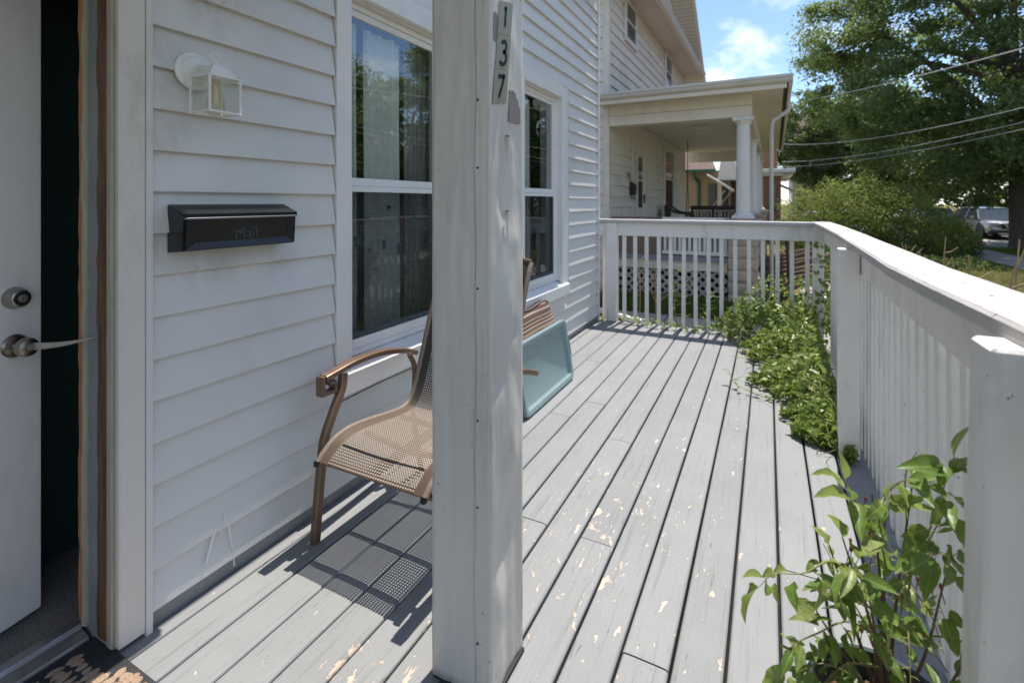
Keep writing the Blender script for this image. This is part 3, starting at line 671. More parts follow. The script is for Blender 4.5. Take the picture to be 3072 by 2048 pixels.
# hall behind the door
MB().box(-0.66, -0.161, -2.43, 0.98, -0.05, 0.0).box(-1.8, -0.66, 0.30, 0.98, -0.05, -0.001).build('hall_carpet', M['carpet'], house)
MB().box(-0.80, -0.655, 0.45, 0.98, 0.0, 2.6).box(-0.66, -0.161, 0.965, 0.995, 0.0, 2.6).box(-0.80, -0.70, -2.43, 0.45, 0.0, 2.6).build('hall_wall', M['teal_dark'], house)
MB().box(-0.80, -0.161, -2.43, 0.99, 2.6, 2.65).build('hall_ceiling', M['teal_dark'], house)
# entrance roof over the door, carried by the column
MB().box(0.0, 1.40, -2.4, 1.42, 2.66, 2.80).build('entrance_roof', M['white'], house)
MB().box(0.90, 1.06, -2.4, 1.38, 2.42, 2.66).build('entrance_beam', M['white'], house)
# windows
def window(y0, y1, sill_r, cl, crr, idx):
    w = link('window', None, house); MW[w] = Matrix.Identity(4)
    yl = y0-cl; yr = y1+crr
    MB().cbox(-0.005, 0.028, yl, y0, 0.565, 2.40, 0.003).build('casing', M['white'], w)
    MB().cbox(-0.005, 0.028, y1, y1+min(crr, 0.12), 0.565, 2.40, 0.003).build('casing', M['white'], w)
    if crr > 0.12: MB().cbox(-0.004, 0.020, y1+0.121, yr, 0.50, 2.405, 0.002).build('casing', M['vinyl'], w)
    MB().cbox(-0.005, 0.030, y0, y1, Z1, 2.405, 0.003).build('head_casing', M['white'], w)
    MB().prism([(-0.045, 0.598), (0.0, 0.585), (0.034, 0.566), (0.055, 0.560), (0.055, 0.470), (0.002, 0.468), (0.002, 0.55), (-0.045, 0.55)], 'y', yl+0.002, yr-0.002 if crr < 0.12 else y1+0.12).build('sill', M['white'], w)
    # jamb returns
    MB().box(-0.075, -0.002, y0, y0+0.008, 0.60, Z1).build('jamb', M['white'], w)
    MB().box(-0.075, -0.002, y1-0.008, y1, 0.60, Z1).build('jamb', M['white'], w)
    MB().box(-0.075, -0.002, y0+0.008, y1-0.008, Z1-0.012, Z1).build('jamb', M['cream'], w)
    a, b = y0+0.009, y1-0.009
    def ring(name, ya, yb, za, zb, t, x0, x1, m, tb=None):
        tb = tb or t
        MB().cbox(x0, x1, ya, ya+t, za, zb, 0.002).cbox(x0, x1, yb-t, yb, za, zb, 0.002).cbox(x0+0.001, x1-0.001, ya+t, yb-t, zb-t, zb, 0.002).cbox(x0+0.001, x1-0.001, ya+t, yb-t, za, za+tb, 0.002).build(name, m, w)
    ring('frame', a, b, 0.60, Z1-0.013, 0.026, -0.070, -0.030, M['white'])
    ring('sash', a+0.027, b-0.027, 1.405, Z1-0.04, 0.032, -0.066, -0.044, M['white'], 0.040)
    ring('sash', a+0.027, b-0.027, 0.627, 1.404, 0.026, -0.046, -0.032, M['white'], 0.046)
    MB().box(-0.056, -0.053, a+0.058, b-0.058, 1.444, Z1-0.071).build('pane', M['glass'], w)
    MB().box(-0.060, -0.057, a+0.052, b-0.052, 0.672, 1.379).build('pane', M['glass'], w)
    MB().box(-0.0405, -0.0400, a+0.052, b-0.052, 0.672, 1.379).build('insect_screen', M['screen'], w)
    MB().box(-0.054, -0.043, a+0.052, b-0.052, 0.673, 0.70).build('screen_rail', M['weather'], w)
    return w
w1 = window(*WIN[0], 0, CAS, CAS, 0)
w2 = window(*WIN[1], 0, 0.070, 0.173, 1)
# curtains (gathered drapes hanging inside)
def drape(y0, y1, x, m, label, z0=0.50, z1=2.22, folds=5):
    mb = MB()
    def fn(u, v):
        y = y0+(y1-y0)*u; return (x+0.014*math.sin(u*folds*2*math.pi)*(0.6+0.4*v)+0.004*math.sin(13*u+5*v), y, z0+(z1-z0)*v)
    mb.grid(fn, 60, 8)
    return tag(mb.build('curtain', m, None, smooth='all', recalc=False), label, 'curtain', None)
drape(1.70, 1.87, -0.13, M['curtain'], 'narrow pale curtain at the left edge of the nearer window')
drape(1.93, 2.21, -0.14, M['curtain'], 'wide pale curtain panel near the middle of the nearer window', folds=3)
drape(2.26, 2.47, -0.15, M['curtain_grey'], 'taupe curtain panel beside the column in the nearer window')
drape(3.50, 3.92, -0.13, M['curtain'], 'pale curtain hanging in the left part of the farther window', folds=4)
drape(4.15, 4.29, -0.13, M['curtain_grey'], 'narrow grey curtain at the right edge of the farther window')
# gel stickers on the lower panes
def sticker(y, z, kind, m, s, w):
    pts = []
    n = 10 if kind == 'star' else 14
    for i in range(n):
        th = 2*math.pi*i/n+math.pi/2
        r = s*(1.0 if i % 2 == 0 else 0.42) if kind == 'star' else s*(0.75+0.35*math.sin(3*th+1))
        if kind == 'drop': r = s*(0.7+0.5*max(0, math.sin(th))); 
        pts.append((y+r*math.cos(th)*(0.55 if kind == 'drop' else 1), z+r*math.sin(th)))
    MB().prism(pts, 'x', -0.0525, -0.0515).build('sticker', m, w)
for (y, z, k, m, s) in [(1.862, 1.255, 'star', 'olive_clip', .026), (2.02, 1.30, 'blob', 'ink', .018), (2.12, 1.23, 'blob', 'red_clip', .026), (1.795, 1.14, 'blob', 'green_clip', .030), (1.88, 1.09, 'star', 'green_clip', .02), (1.985, 1.10, 'drop', 'blue_clip', .028), (2.10, 1.07, 'drop', 'blue_clip', .032), (2.22, 1.17, 'blob', 'blue_clip', .022), (1.93, .98, 'blob', 'olive_clip', .02), (2.17, .95, 'star', 'red_clip', .02)]:
    sticker(y, z, k, M[m], s, w1)
for (y, z, k, m, s) in [(3.62, 1.27, 'drop', 'ink', .03), (3.74, 1.30, 'blob', 'red_clip', .028), (3.90, 1.26, 'star', 'red_clip', .028), (3.68, 1.12, 'drop', 'red_clip', .03), (3.86, 1.08, 'star', 'blue_clip', .03)]:
    sticker(y, z, k, M[m], s, w2)
# dark cable stapled below the nearer window and a curl of loose wire
tag(MB().tube(spline([(0.0265, 1.60, 0.440), (0.0275, 1.9, 0.447), (0.0265, 2.3, 0.440), (0.0275, 3.0, 0.446), (0.0265, 3.4, 0.44)], 6), 0.0028, 6).build('cable', M['plastic'], None, smooth=True), 'thin black cable running along the siding behind the chair arm', 'cable')
# paint scrapes on the siding, low down
sc = MB()
for (y, z, dy, dz, t) in [(1.02, 0.10, 0.035, 0.11, .005), (1.07, 0.16, 0.02, 0.09, .002), (1.10, 0.20, 0.012, -0.10, .003), (1.115, 0.12, 0.006, -0.09, .002), (1.17, 0.075, 0.004, 0.05, .002)]:
    sc.add([(0.0247, y-t, z), (0.0247, y+t, z), (0.0247, y+dy+t, z+dz), (0.0247, y+dy-t, z+dz)], [(0, 1, 2, 3)])
# strap from knob to jamb
st = MB(); V = []
pa, pb = DM @ Vector((0.062, 0.80, 0.884)), Vector((-0.074, 0.757, 0.925))
for i in range(9):
    t = i/8; p = pa.lerp(pb, t); p.z -= 0.006*math.sin(math.pi*t); hgt = 0.0105*(1-t)+0.0012; th = 0.0012
    V += [p+Vector((0, -th, -hgt)), p+Vector((0, th, -hgt)), p+Vector((0, th, hgt)), p+Vector((0, -th, hgt))]
st.add(V, [(0, 1, 2, 3), (35, 34, 33, 32)] + [(s*4+i, s*4+(i+1) % 4, (s+1)*4+(i+1) % 4, (s+1)*4+i) for s in range(8) for i in range(4)])
tag(st.build('strap', M['strap'], None), 'taut pale strap stretched from the door knob to the stripped jamb', 'strap')

# ------------------------------------------------------------------ column with house number
CXA, CXB, CYA, CYB = 0.884, 1.073, 1.132, 1.320
colm = thing('porch_column', 'square dented white aluminium column carrying the number 137', 'column', ((CXA+CXB)/2, (CYA+CYB)/2, 0))
MB().box(CXA+0.012, CXB-0.012, CYA+0.012, CYB-0.012, 0.0, 2.42).build('post_core', M['under'], colm)
import mathutils
def dent(y, z, s, sd=0.0):
    return 0.0066*mathutils.noise.noise(Vector((y*6+sd, z*2.6, sd)))*s+0.0024*mathutils.noise.noise(Vector((y*22, z*9, sd+4)))*s
DENTS = [(1.21, 0.42, .05, .10, -.006), (1.25, 0.62, .04, .07, .005), (1.18, 0.85, .05, .05, -.005), (1.22, 1.05, .04, .09, .004), (1.20, 1.32, .035, .06, -.005), (1.26, 1.22, .03, .04, .004), (1.17, 0.25, .05, .08, .006), (1.27, 0.95, .02, .03, -.003), (1.19, 0.62, .015, .02, -.003)]
def hits(y, z): return 1.6*sum(a*math.exp(-((y-cy_)/sy_)**2-((z-cz_)/sz_)**2) for cy_, cz_, sy_, sz_, a in DENTS)
def sheet(name, fn, nu, nv, m=None):
    mb = MB(); mb.grid(fn, nu, nv); o = mb.build(name, m or M['column'], colm, smooth='all', recalc=False)
    md = o.modifiers.new('thick', 'SOLIDIFY'); md.thickness = 0.002; md.offset = -1
    return o
H0, H1 = 0.014, 2.42
# street face, strongly dented
def edge(v): return 0.0022*math.sin(v*37)*math.sin(v*11+1)
sheet('cladding', lambda u, v: (CXB+(hits(CYA+u*(CYB-CYA), H0+v*(H1-H0))+dent(CYA+u*(CYB-CYA), H0+v*(H1-H0), 1.5, 2.0))*math.sin(math.pi*min(1, max(0, u)))**0.5, CYA-0.0012+u*(CYB-CYA+0.0012)+edge(v)*(1-u), H0+v*(H1-H0)+0.02*u*0), 26, 150)
# door-side face in two overlapping sheets
sheet('cladding', lambda u, v: (CXA+u*(1.026-CXA), CYA+dent(u, v*2.4, 0.5, 7), H0+v*(H1-H0)), 14, 90)
sheet('cladding', lambda u, v: (1.025+0.0016*math.sin(v*40)*(1-u)+u*(CXB-0.0005-1.025), CYA-0.0028+dent(u, v*2.4, 0.4, 9), H0+v*(H1-H0)), 8, 90)
sheet('cladding', lambda u, v: (CXA+dent(u, v*2.4, 0.4, 3), CYB-u*(CYB-CYA), H0+v*(H1-H0)), 8, 60)
sheet('cladding', lambda u, v: (CXB-u*(CXB-CXA), CYB+dent(u, v*2.4, 0.4, 5), H0+v*(H1-H0)), 8, 60)
MB().box(CXA+0.002, CXB+0.004, CYA+0.004, CYB+0.003, 0.0012, 0.013).build('foot_flashing', M['black_rubber'], colm)
for z in (0.16, 0.52, 0.75, 1.10, 1.42, 1.60):
    MB().lathe([(0.0, 0), (0.0035, 0), (0.003, 0.0015), (0, 0.002)], 10, at((1.034, CYA-0.0032, z), (R(90), 'X'))).build('nail', M['dark_metal'], colm)
def patch(name, pts, m, x=CXB+0.0012):
    return MB().prism(pts, 'x', x, x+0.0012).build(name, m, colm)
rp = random.Random(3)
patch('scraped_patch', [(1.229, 1.642), (1.240, 1.640), (1.250, 1.645), (1.266, 1.640), (1.272, 1.628), (1.283, 1.622), (1.288, 1.606), (1.296, 1.600), (1.299, 1.557), (1.282, 1.555), (1.227, 1.554), (1.2285, 1.60)], M['scrape'], CXB+0.0025)
patch('scraped_patch', [(1.140, 1.828), (1.150, 1.834), (1.163, 1.826), (1.167, 1.791), (1.158, 1.770), (1.150, 1.752), (1.138, 1.756), (1.139, 1.79)], M['scrape'], CXB+0.0025)
for z in (1.511, 1.303):
    MB().cbox(CXB, CXB+0.006, 1.212, 1.227, z, z+0.003, 0.001).build('bent_nail', M['dark_metal'], colm)
    patch('rust_streak', [(1.216, z-0.001), (1.222, z-0.001), (1.221, z-0.03), (1.2185, z-0.075), (1.217, z-0.03)], M['rust_faint'], CXB+0.0022)
# number tiles
def digit(ch):
    if ch == '1': return [[(0.036, 0.022), (0.036, 0.080)], [(0.036, 0.079), (0.029, 0.070)]]
    if ch == '7': return [[(0.018, 0.074), (0.056, 0.074)], [(0.053, 0.076), (0.045, 0.052), (0.030, 0.016)]]
    pts = []
    for i in range(9):
        th = R(150-i*255/8); pts.append((0.038+0.0155*math.cos(th), 0.062+0.0155*math.sin(th)))
    q = []
    for i in range(10):
        th = R(95-i*250/9); q.append((0.038+0.019*math.cos(th), 0.030+0.018*math.sin(th)))
    return [pts, q]
TL = (1.172, 1.872); up = (0.142, 1.0)
lab = {'1': 'number tile with a black 1, topmost on the column', '3': 'number tile with a black 3, middle one on the column', '7': 'number tile with a black 7, lowest on the column'}
for i, ch in enumerate('137'):
    def mp2(p, i=i):
        a, b = p            # a across 0..0.076, b up 0..0.0945
        t = i*0.0955+(0.0945-b)
        return (TL[0]-0.142*t+a*0.985, TL[1]-t+a*0.20)
    t = thing('number_tile', lab[ch], 'number tile', (CXB+0.004, TL[0], TL[1]-i*0.0955-0.0945), group='number tiles on the column')
    cs = [(0, 0), (0.076, 0), (0.076, 0.0945), (0, 0.0945)]
    MB().prism([mp2(c) for c in cs], 'x', CXB+0.0042, CXB+0.0058).build('plate', M['tile'], t)
    mb = MB()
    for pts in digit(ch):
        V, F = stroke(pts, 0.0125)
        V = [mp2((v.x, v.y)) for v in V]
        mb.add([(CXB+0.0062, v[0], v[1]) for v in V]+[(CXB+0.0060, v[0], v[1]) for v in V], F)
    mb.build('digit', M['ink'], t, recalc=False)

# ================================================================== THINGS ON THE PORCH
# ------------------------------------------------------------------ wall lantern
lan = thing('wall_lantern', 'white square wall lantern with clear glass and an amber bulb above the mailbox', 'lantern', (0.0, 0.982, 1.765))
LY, LX = 0.982, 0.140
MB().lathe([(0, 0.0005), (0.062, 0.0005), (0.062, 0.006), (0.058, 0.010), (0.050, 0.012), (0.044, 0.020), (0.030, 0.024), (0, 0.025)], 40, at((0.0215, LY, 1.762), (R(90), 'Y'))).build('wall_plate', M['lamp_white'], lan, smooth=35)
MB().tube(spline([(0.030, LY, 1.762), (0.062, LY, 1.762), (0.088, LY, 1.760), (0.105, LY, 1.752)], 5), [0.018]*6+[0.016]*10, 16).build('arm', M['lamp_white'], lan, smooth=True)
s = 0.0495
def frus(mb, x, y, s0, z0, s1, z1):
    V = [(x+a*s0, y+b*s0, z0) for a, b in ((-1, -1), (1, -1), (1, 1), (-1, 1))]+[(x+a*s1, y+b*s1, z1) for a, b in ((-1, -1), (1, -1), (1, 1), (-1, 1))]
    return mb.add(V, [(3, 2, 1, 0), (4, 5, 6, 7), (0, 1, 5, 4), (1, 2, 6, 5), (2, 3, 7, 6), (3, 0, 4, 7)])
rf = MB(); frus(rf, LX, LY, s+0.004, 1.722, s+0.004, 1.728)
frus(rf, LX, LY, s-0.008, 1.728, s-0.010, 1.742); frus(rf, LX, LY, s-0.014, 1.742, s-0.017, 1.752); frus(rf, LX, LY, s-0.021, 1.752, s-0.029, 1.764)
rf.lathe([(0.008, 1.764), (0.009, 1.770), (0.005, 1.777), (0, 1.778)], 14, Matrix.Translation((LX, LY, 0)))
rf.build('lamp_roof', M['lamp_white'], lan)
ring = MB(); ring.tube([(LX+0.0*i, LY+0.015*math.sin(2*math.pi*i/24), 1.792-0.015*math.cos(2*math.pi*i/24)) for i in range(25)], 0.0028, 8, cap=False)
ring.build('finial_ring', M['lamp_white'], lan, smooth=True)
for a in (-1, 1):
    for b in (-1, 1):
        MB().cbox(LX+a*s-0.0035, LX+a*s+0.0035, LY+b*s-0.0035, LY+b*s+0.0035, 1.616, 1.722, 0.001).build('corner_bar', M['lamp_white'], lan)
        MB().lathe([(0, 0), (0.0035, 0), (0.003, 0.003), (0, 0.004)], 10, Matrix.Translation((LX+a*(s-0.004), LY+b*(s-0.004), 1.728))).build('rusty_screw', M['rust'], lan)
bf = MB()
for (x0, x1, y0, y1) in ((LX-s-.005, LX+s+.005, LY-s-.005, LY-s+.004), (LX-s-.005, LX+s+.005, LY+s-.004, LY+s+.005), (LX-s-.005, LX-s+.004, LY-s+.004, LY+s-.004), (LX+s-.004, LX+s+.005, LY-s+.004, LY+s-.004)):
    bf.box(x0, x1, y0, y1, 1.610, 1.616)
bf.build('bottom_frame', M['lamp_white'], lan)
for (x0, x1, y0, y1) in ((LX-s+.004, LX+s-.004, LY-s-.001, LY-s+.001), (LX-s+.004, LX+s-.004, LY+s-.001, LY+s+.001), (LX-s-.001, LX-s+.001, LY-s+.004, LY+s-.004), (LX+s-.001, LX+s+.001, LY-s+.004, LY+s-.004)):
    MB().box(x0, x1, y0, y1, 1.6165, 1.7215).build('glass_panel', M['thin_glass'], lan)
MB().lathe([(0.013, 1.721), (0.0135, 1.700), (0.018, 1.682), (0.026, 1.655), (0.029, 1.635), (0.026, 1.615), (0.015, 1.602), (0, 1.598)], 24, Matrix.Translation((LX, LY, 0))).build('bulb', M['bulb'], lan, smooth=True)
MB().lathe([(0.007, 1.700), (0.007, 1.645), (0.0, 1.64)], 12, Matrix.Translation((LX, LY, 0))).build('filament_stem', M['lamp_white'], lan, smooth=True)

# ------------------------------------------------------------------ mailbox
mbx = thing('mailbox', 'black metal wall mailbox with the word Mail embossed on its front', 'mailbox', (0.0, 1.11, 1.165))
Y0, Y1 = 0.905, 1.316
MB().prism([(0.0145, 1.168), (0.092, 1.174), (0.100, 1.284), (0.030, 1.318), (0.0145, 1.318)], 'y', Y0, Y1).build('box', M['black_box'], mbx)
MB().prism([(0.015, 1.3185), (0.028, 1.3215), (0.107, 1.292), (0.1085, 1.276), (0.1055, 1.276), (0.104, 1.288), (0.028, 1.3186)], 'y', Y0-0.003, Y1+0.003).build('lid', M['black_box'], mbx)
MB().tube([(0.107, Y0-0.002, 1.277), (0.107, Y1+0.002, 1.277)], 0.0035, 10).build('lid_roll', pmat('lit_edge_grey', (0.22, 0.23, 0.25), rough=0.25, metal=0.5), mbx, smooth=True)  # paler grey puts the lid's lit edge into the colour
def fx(z): return 0.092+(z-1.174)/(1.284-1.174)*0.008
fr = MB()
ya, yb, za, zb = Y0+0.006, Y1-0.006, 1.178, 1.272
ia, ib, ja, jb = Y0+0.042, Y1-0.034, 1.199, 1.272
V = [(fx(z)+0.011, y, z) for y, z in ((ya, za), (yb, za), (yb, zb), (ya, zb))]+[(fx(z)+0.0008, y, z) for y, z in ((ia, ja), (ib, ja), (ib, jb), (ia, jb))]
V += [(fx(z)-0.004, y, z) for y, z in ((ya, za), (yb, za), (yb, zb), (ya, zb))]
fr.add(V, [(0, 1, 5, 4), (1, 2, 6, 5), (3, 0, 4, 7), (4, 5, 6, 7), (0, 8, 9, 1), (1, 9, 10, 2), (3, 11, 8, 0)])
fr.build('front_panel', M['black_box'], mbx)
def text_mesh(txt, size, name):
    c = bpy.data.curves.new(name, 'FONT'); c.body = txt; c.size = size; c.extrude = 0.0008; c.resolution_u = 3
    o = bpy.data.objects.new(name, c); COL.objects.link(o)
    dg = bpy.context.evaluated_depsgraph_get(); me = bpy.data.meshes.new_from_object(o.evaluated_get(dg))
    bpy.data.objects.remove(o); return me
me = text_mesh('Mail', 0.052, 'mail_lettering'); me.materials.clear(); me.materials.append(pmat('pale_letter_enamel', (0.075, 0.078, 0.085), rough=0.3))  # letters lightened so the word stands out from the black panel
tm = link('lettering', me, mbx, M=Matrix(((0, 0, 1, 0.0968), (1, 0, 0, 1.075), (0.03, 1, 0, 1.205), (0, 0, 0, 1))))

# ------------------------------------------------------------------ doormat
mat_ = thing('doormat', 'black rubber doormat with tan pebble pattern in front of the door', 'doormat', (0.15, 0.4, 0))
MB().cbox(-0.105, 0.46, -0.02, 0.768, 0.0016, 0.008, 0.002).build('rubber_base', M['black_rubber'], mat_)
pb_ = MB(); rq = random.Random(5)
def pebble(x, y, a, b, th, z=0.008, n=11):
    V = []; h = rq.uniform(.0022, .0036)
    for k in range(n):
        t = 2*math.pi*k/n; rr = 1+0.18*rq.uniform(-1, 1); px, py = a*rr*math.cos(t), b*rr*math.sin(t)
        V.append((x+px*math.cos(th)-py*math.sin(th), y+px*math.sin(th)+py*math.cos(th), z))
    W_ = [(x+(v[0]-x)*.86, y+(v[1]-y)*.86, z+h) for v in V]
    pb_.add(V+W_, [tuple(range(n, 2*n))]+[(i, (i+1) % n, n+(i+1) % n, n+i) for i in range(n)])
gx = -0.065
while gx < 0.40:
    gy = 0.02; sz = 0.012 if gx < 0.10 else 0.018
    while gy < 0.735:
        if gx < 0.09:
            pebble(gx+rq.uniform(-.003, .003), gy, 0.0085+rq.uniform(0, .003), 0.016+rq.uniform(-.005, .012), rq.uniform(-.3, .3)); gy += 0.045
        else:
            pebble(gx+rq.uniform(-.003, .003), gy, 0.0135+rq.uniform(-.002, .004), 0.021+rq.uniform(-.005, .010), rq.uniform(-.5, .5)); gy += 0.034
    gx += 0.024
o = pb_.build('coir_pattern', M['coir'], mat_); o['kind'] = 'stuff'

# ------------------------------------------------------------------ sling chair
ch = thing('patio_chair', 'tan metal patio chair with open mesh sling seat, half behind the column', 'chair', (0.44, 1.75, 0))
XC = 0.437
def grooved(mb, path, w, h, n=6):
    """flattened rectangular tube along a path in world space, width along X"""
    path = [Vector(p) for p in path]; V = []; k = len(path)
    sec = [(-w/2, -h/2*.7), (-w/2*.7, -h/2), (w/2*.7, -h/2), (w/2, -h/2*.7), (w/2, h/2*.7), (w/2*.7, h/2), (w*.06, h/2), (0, h/2*.8), (-w*.06, h/2), (-w/2*.7, h/2), (-w/2, h/2*.7)]
    m = len(sec)
    for i, p in enumerate(path):
        t = (path[min(i+1, k-1)]-path[max(i-1, 0)]).normalized(); a = Vector((1, 0, 0)); a = (a-t*a.dot(t)).normalized(); b = t.cross(a)
        if b.z < -1e-3 or (abs(b.z) < 1e-3 and b.y > 0): b = -b
        V += [p+a*q[0]+b*q[1] for q in sec]
    F = [tuple(range(m)), tuple(range(k*m-1, (k-1)*m-1, -1))]+[(s_*m+i, s_*m+(i+1) % m, (s_+1)*m+(i+1) % m, (s_+1)*m+i) for s_ in range(k-1) for i in range(m)]
    mb.add(V, F); return mb
SL = [(1.352, 0.335), (1.385, 0.362), (1.44, 0.392), (1.52, 0.402), (1.62, 0.392), (1.74, 0.372), (1.84, 0.362), (1.895, 0.375), (1.935, 0.425), (1.975, 0.52), (2.02, 0.64), (2.075, 0.78), (2.125, 0.90), (2.165, 0.985), (2.20, 1.035)]
prof = [(p.y, p.z) for p in spline([(0, a, b) for a, b in SL], 4)]
HW = 0.252
def sling(name, pr, m, sag):
    mb = MB(); d = [0]
    for i in range(1, len(pr)): d.append(d[-1]+math.hypot(pr[i][0]-pr[i-1][0], pr[i][1]-pr[i-1][1]))
    nu = 16; V = []; UV = []
    for j, (y, z) in enumerate(pr):
        a = pr[max(j-1, 0)]; b = pr[min(j+1, len(pr)-1)]; t = Vector((0, b[0]-a[0], b[1]-a[1])).normalized(); nrm = Vector((0, -t.z, t.y))
        for i in range(nu+1):
            u = -1+2*i/nu; e = sag*(1-u*u)*math.sin(math.pi*min(1, max(0, d[j]/d[-1])))**0.6
            V.append((XC+u*HW, y-nrm.y*e, z-nrm.z*e)); UV.append((u*HW, d[j]))
    F = [(j*(nu+1)+i, j*(nu+1)+i+1, (j+1)*(nu+1)+i+1, (j+1)*(nu+1)+i) for j in range(len(pr)-1) for i in range(nu)]
    mb.add(V, F); me = mb.mesh(name, m, 'all', False)
    uvl = me.uv_layers.new(name='UVMap')
    for lp in me.loops: uvl.data[lp.index].uv = UV[lp.vertex_index]
    return link(name, me, ch)
ib_ = next(i for i, p in enumerate(prof) if p[0] > 1.87)
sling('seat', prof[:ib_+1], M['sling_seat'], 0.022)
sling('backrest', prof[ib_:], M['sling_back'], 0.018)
# front hem roll of the seat, and stitch line across it
MB().tube([(XC-HW, 1.354, 0.330), (XC, 1.354, 0.322), (XC+HW, 1.354, 0.330)], 0.009, 8).build('seat_hem', M['sling_back'], ch, smooth=True) if False else None
MB().tube([(XC-0.20+0.04*i, 1.425, 0.379-0.006*math.sin(math.pi*i/10)) for i in range(11)], 0.0035, 6).build('seam', M['dark_metal'], ch, smooth=True)
for sgn in (-1, 1):
    xs = XC+sgn*(HW+0.002)
    mb = MB(); mb.tube([(xs, y, z-0.004) for y, z in prof], 0.0125, 10); mb.build('side_rail', M['hem'], ch, smooth=True)
    MB().lathe([(0.0, -0.004), (0.010, -0.004), (0.0135, 0), (0.0135, 0.006), (0, 0.006)], 14, at((xs, 1.349, 0.328), (R(62), 'X'))).build('end_cap', M['dark_metal'], ch, smooth=30)
    xa0 = XC+sgn*0.307; xa1 = XC+sgn*0.338; xf = XC+sgn*0.292
    # front leg with its backward curl up to the arm
    leg = MB(); grooved(leg, spline([(xf, 1.372, 0.0), (xf, 1.385, 0.14), (xf, 1.404, 0.30), (xf, 1.418, 0.385), (xf, 1.462, 0.475), (xf+sgn*0.006, 1.512, 0.553), (xf+sgn*0.012, 1.528, 0.612)], 6), 0.030, 0.034)
    leg.build('leg', M['bronze'], ch, smooth=30)
    arm = MB(); grooved(arm, spline([(xa0, 1.425, 0.622), (xa0, 1.47, 0.628), (xa0+sgn*0.004, 1.60, 0.640), (xa0+sgn*0.014, 1.76, 0.632), (xa0+sgn*0.024, 1.92, 0.600), (xa1, 2.02, 0.566), (xa1, 2.045, 0.556)], 6), 0.046, 0.026)
    arm.build('armrest', M['bronze'], ch, smooth=30)
    # square scroll at the arm's front end
    sc_ = MB(); sc_.cbox(xa0-0.021, xa0+0.021, 1.405, 1.420, 0.552, 0.634, 0.003).cbox(xa0-0.020, xa0+0.020, 1.4205, 1.470, 0.552, 0.565, 0.002).cbox(xa0-0.020, xa0+0.020, 1.4705, 1.482, 0.552, 0.600, 0.002).cbox(xa0-0.020, xa0+0.020, 1.444, 1.470, 0.588, 0.600, 0.002)
    sc_.build('arm_scroll', M['bronze'], ch)
    rear = MB(); rear.tube(spline([(xa1-sgn*0.030, 1.965, 0.572), (xa1-sgn*0.045, 1.985, 0.51), (xa1-sgn*0.07, 1.955, 0.42), (xa1-sgn*0.085, 1.92, 0.34), (xa1-sgn*0.09, 1.945, 0.18), (xa1-sgn*0.09, 1.985, 0.0)], 6), 0.0135, 10)
    rear.build('leg', M['bronze'], ch, smooth=True)
MB().tube([(XC-0.28, 1.405, 0.305), (XC+0.28, 1.405, 0.305)], 0.012, 10).build('cross_bar', M['bronze'], ch, smooth=True)
MB().tube([(XC-0.25, 1.60, 0.345), (XC, 1.60, 0.315), (XC+0.25, 1.60, 0.345)], 0.011, 10).build('cross_bar', M['bronze'], ch, smooth=True)
MB().tube([(XC-0.25, 1.83, 0.325), (XC, 1.85, 0.305), (XC+0.25, 1.83, 0.325)], 0.012, 10).build('cross_bar', M['bronze'], ch, smooth=True)
MB().tube([(XC-HW, 2.205, 1.036), (XC-0.1, 2.225, 1.052), (XC+0.1, 2.225, 1.052), (XC+HW, 2.205, 1.036)], 0.012, 10).build('top_bar', M['bronze'], ch, smooth=True)

# ------------------------------------------------------------------ storage tote lid leaning, and striped cushion
lidM = at((0.405, 0, 0.004), (R(-9.5), 'Y'))
def rr_poly(y0, y1, z0, z1, r, n=6):
    P = []
    for (cy, cz, a0) in ((y1-r, z1-r, 0), (y0+r, z1-r, 90), (y0+r, z0+r, 180), (y1-r, z0+r, 270)):
        for i in range(n+1):
            th = R(a0+90*i/n); P.append((cy+r*math.cos(th), cz+r*math.sin(th)))
    return P
tl = thing('tote_lid', 'blue-green plastic storage tote lid leaning behind the column', 'lid', (0.40, 3.1, 0))
mb = MB(); ly0, ly1, lz1 = 2.715, 3.545, 0.445
rings = [(0.0, 0.0, 0.012), (0.0, 0.0, -0.012), (0.004, 0.004, -0.020)]
outs = []
for (ins, xo) in [(0.0, -0.012), (0.0, 0.010), (0.006, 0.017), (0.020, 0.018), (0.036, 0.012), (0.044, -0.002), (0.052, -0.006), (0.30, -0.004)]:
    if ins < 0.2: outs.append([(xo, y, z) for y, z in rr_poly(ly0+ins, ly1-ins*1.0, ins, lz1-ins, max(0.05-ins*0.4, 0.02))])
n = len(outs[0]); V = [p for r_ in outs for p in r_]
F = [(k*n+i, k*n+(i+1) % n, (k+1)*n+(i+1) % n, (k+1)*n+i) for k in range(len(outs)-1) for i in range(n)]+[tuple((len(outs)-1)*n+i for i in range(n)), tuple(range(n-1, -1, -1))]
mb.add(V, F, lidM); mb.build('lid_shell', M['lid'], tl, smooth=35)
MB().cbox(0.002, 0.021, ly1-0.010, ly1+0.004, 0.17, 0.29, 0.004, lidM).build('latch_notch', pmat('lid_shadow_plastic', (0.12, 0.20, 0.21), rough=0.5), tl)
lm = MB()
for (a, b, c, d) in ((3.20, 3.27, .375, .378), (3.20, 3.27, .398, .401), (3.20, 3.203, .378, .398), (3.267, 3.27, .378, .398)): lm.box(-0.0058, -0.0042, a, b, c, d, lidM)
lm.build('moulded_mark', M['lid'], tl)
cs_ = thing('seat_cushion', 'striped brown and red seat cushion propped behind the tote lid', 'cushion', (0.20, 3.4, 0))
mb = MB()
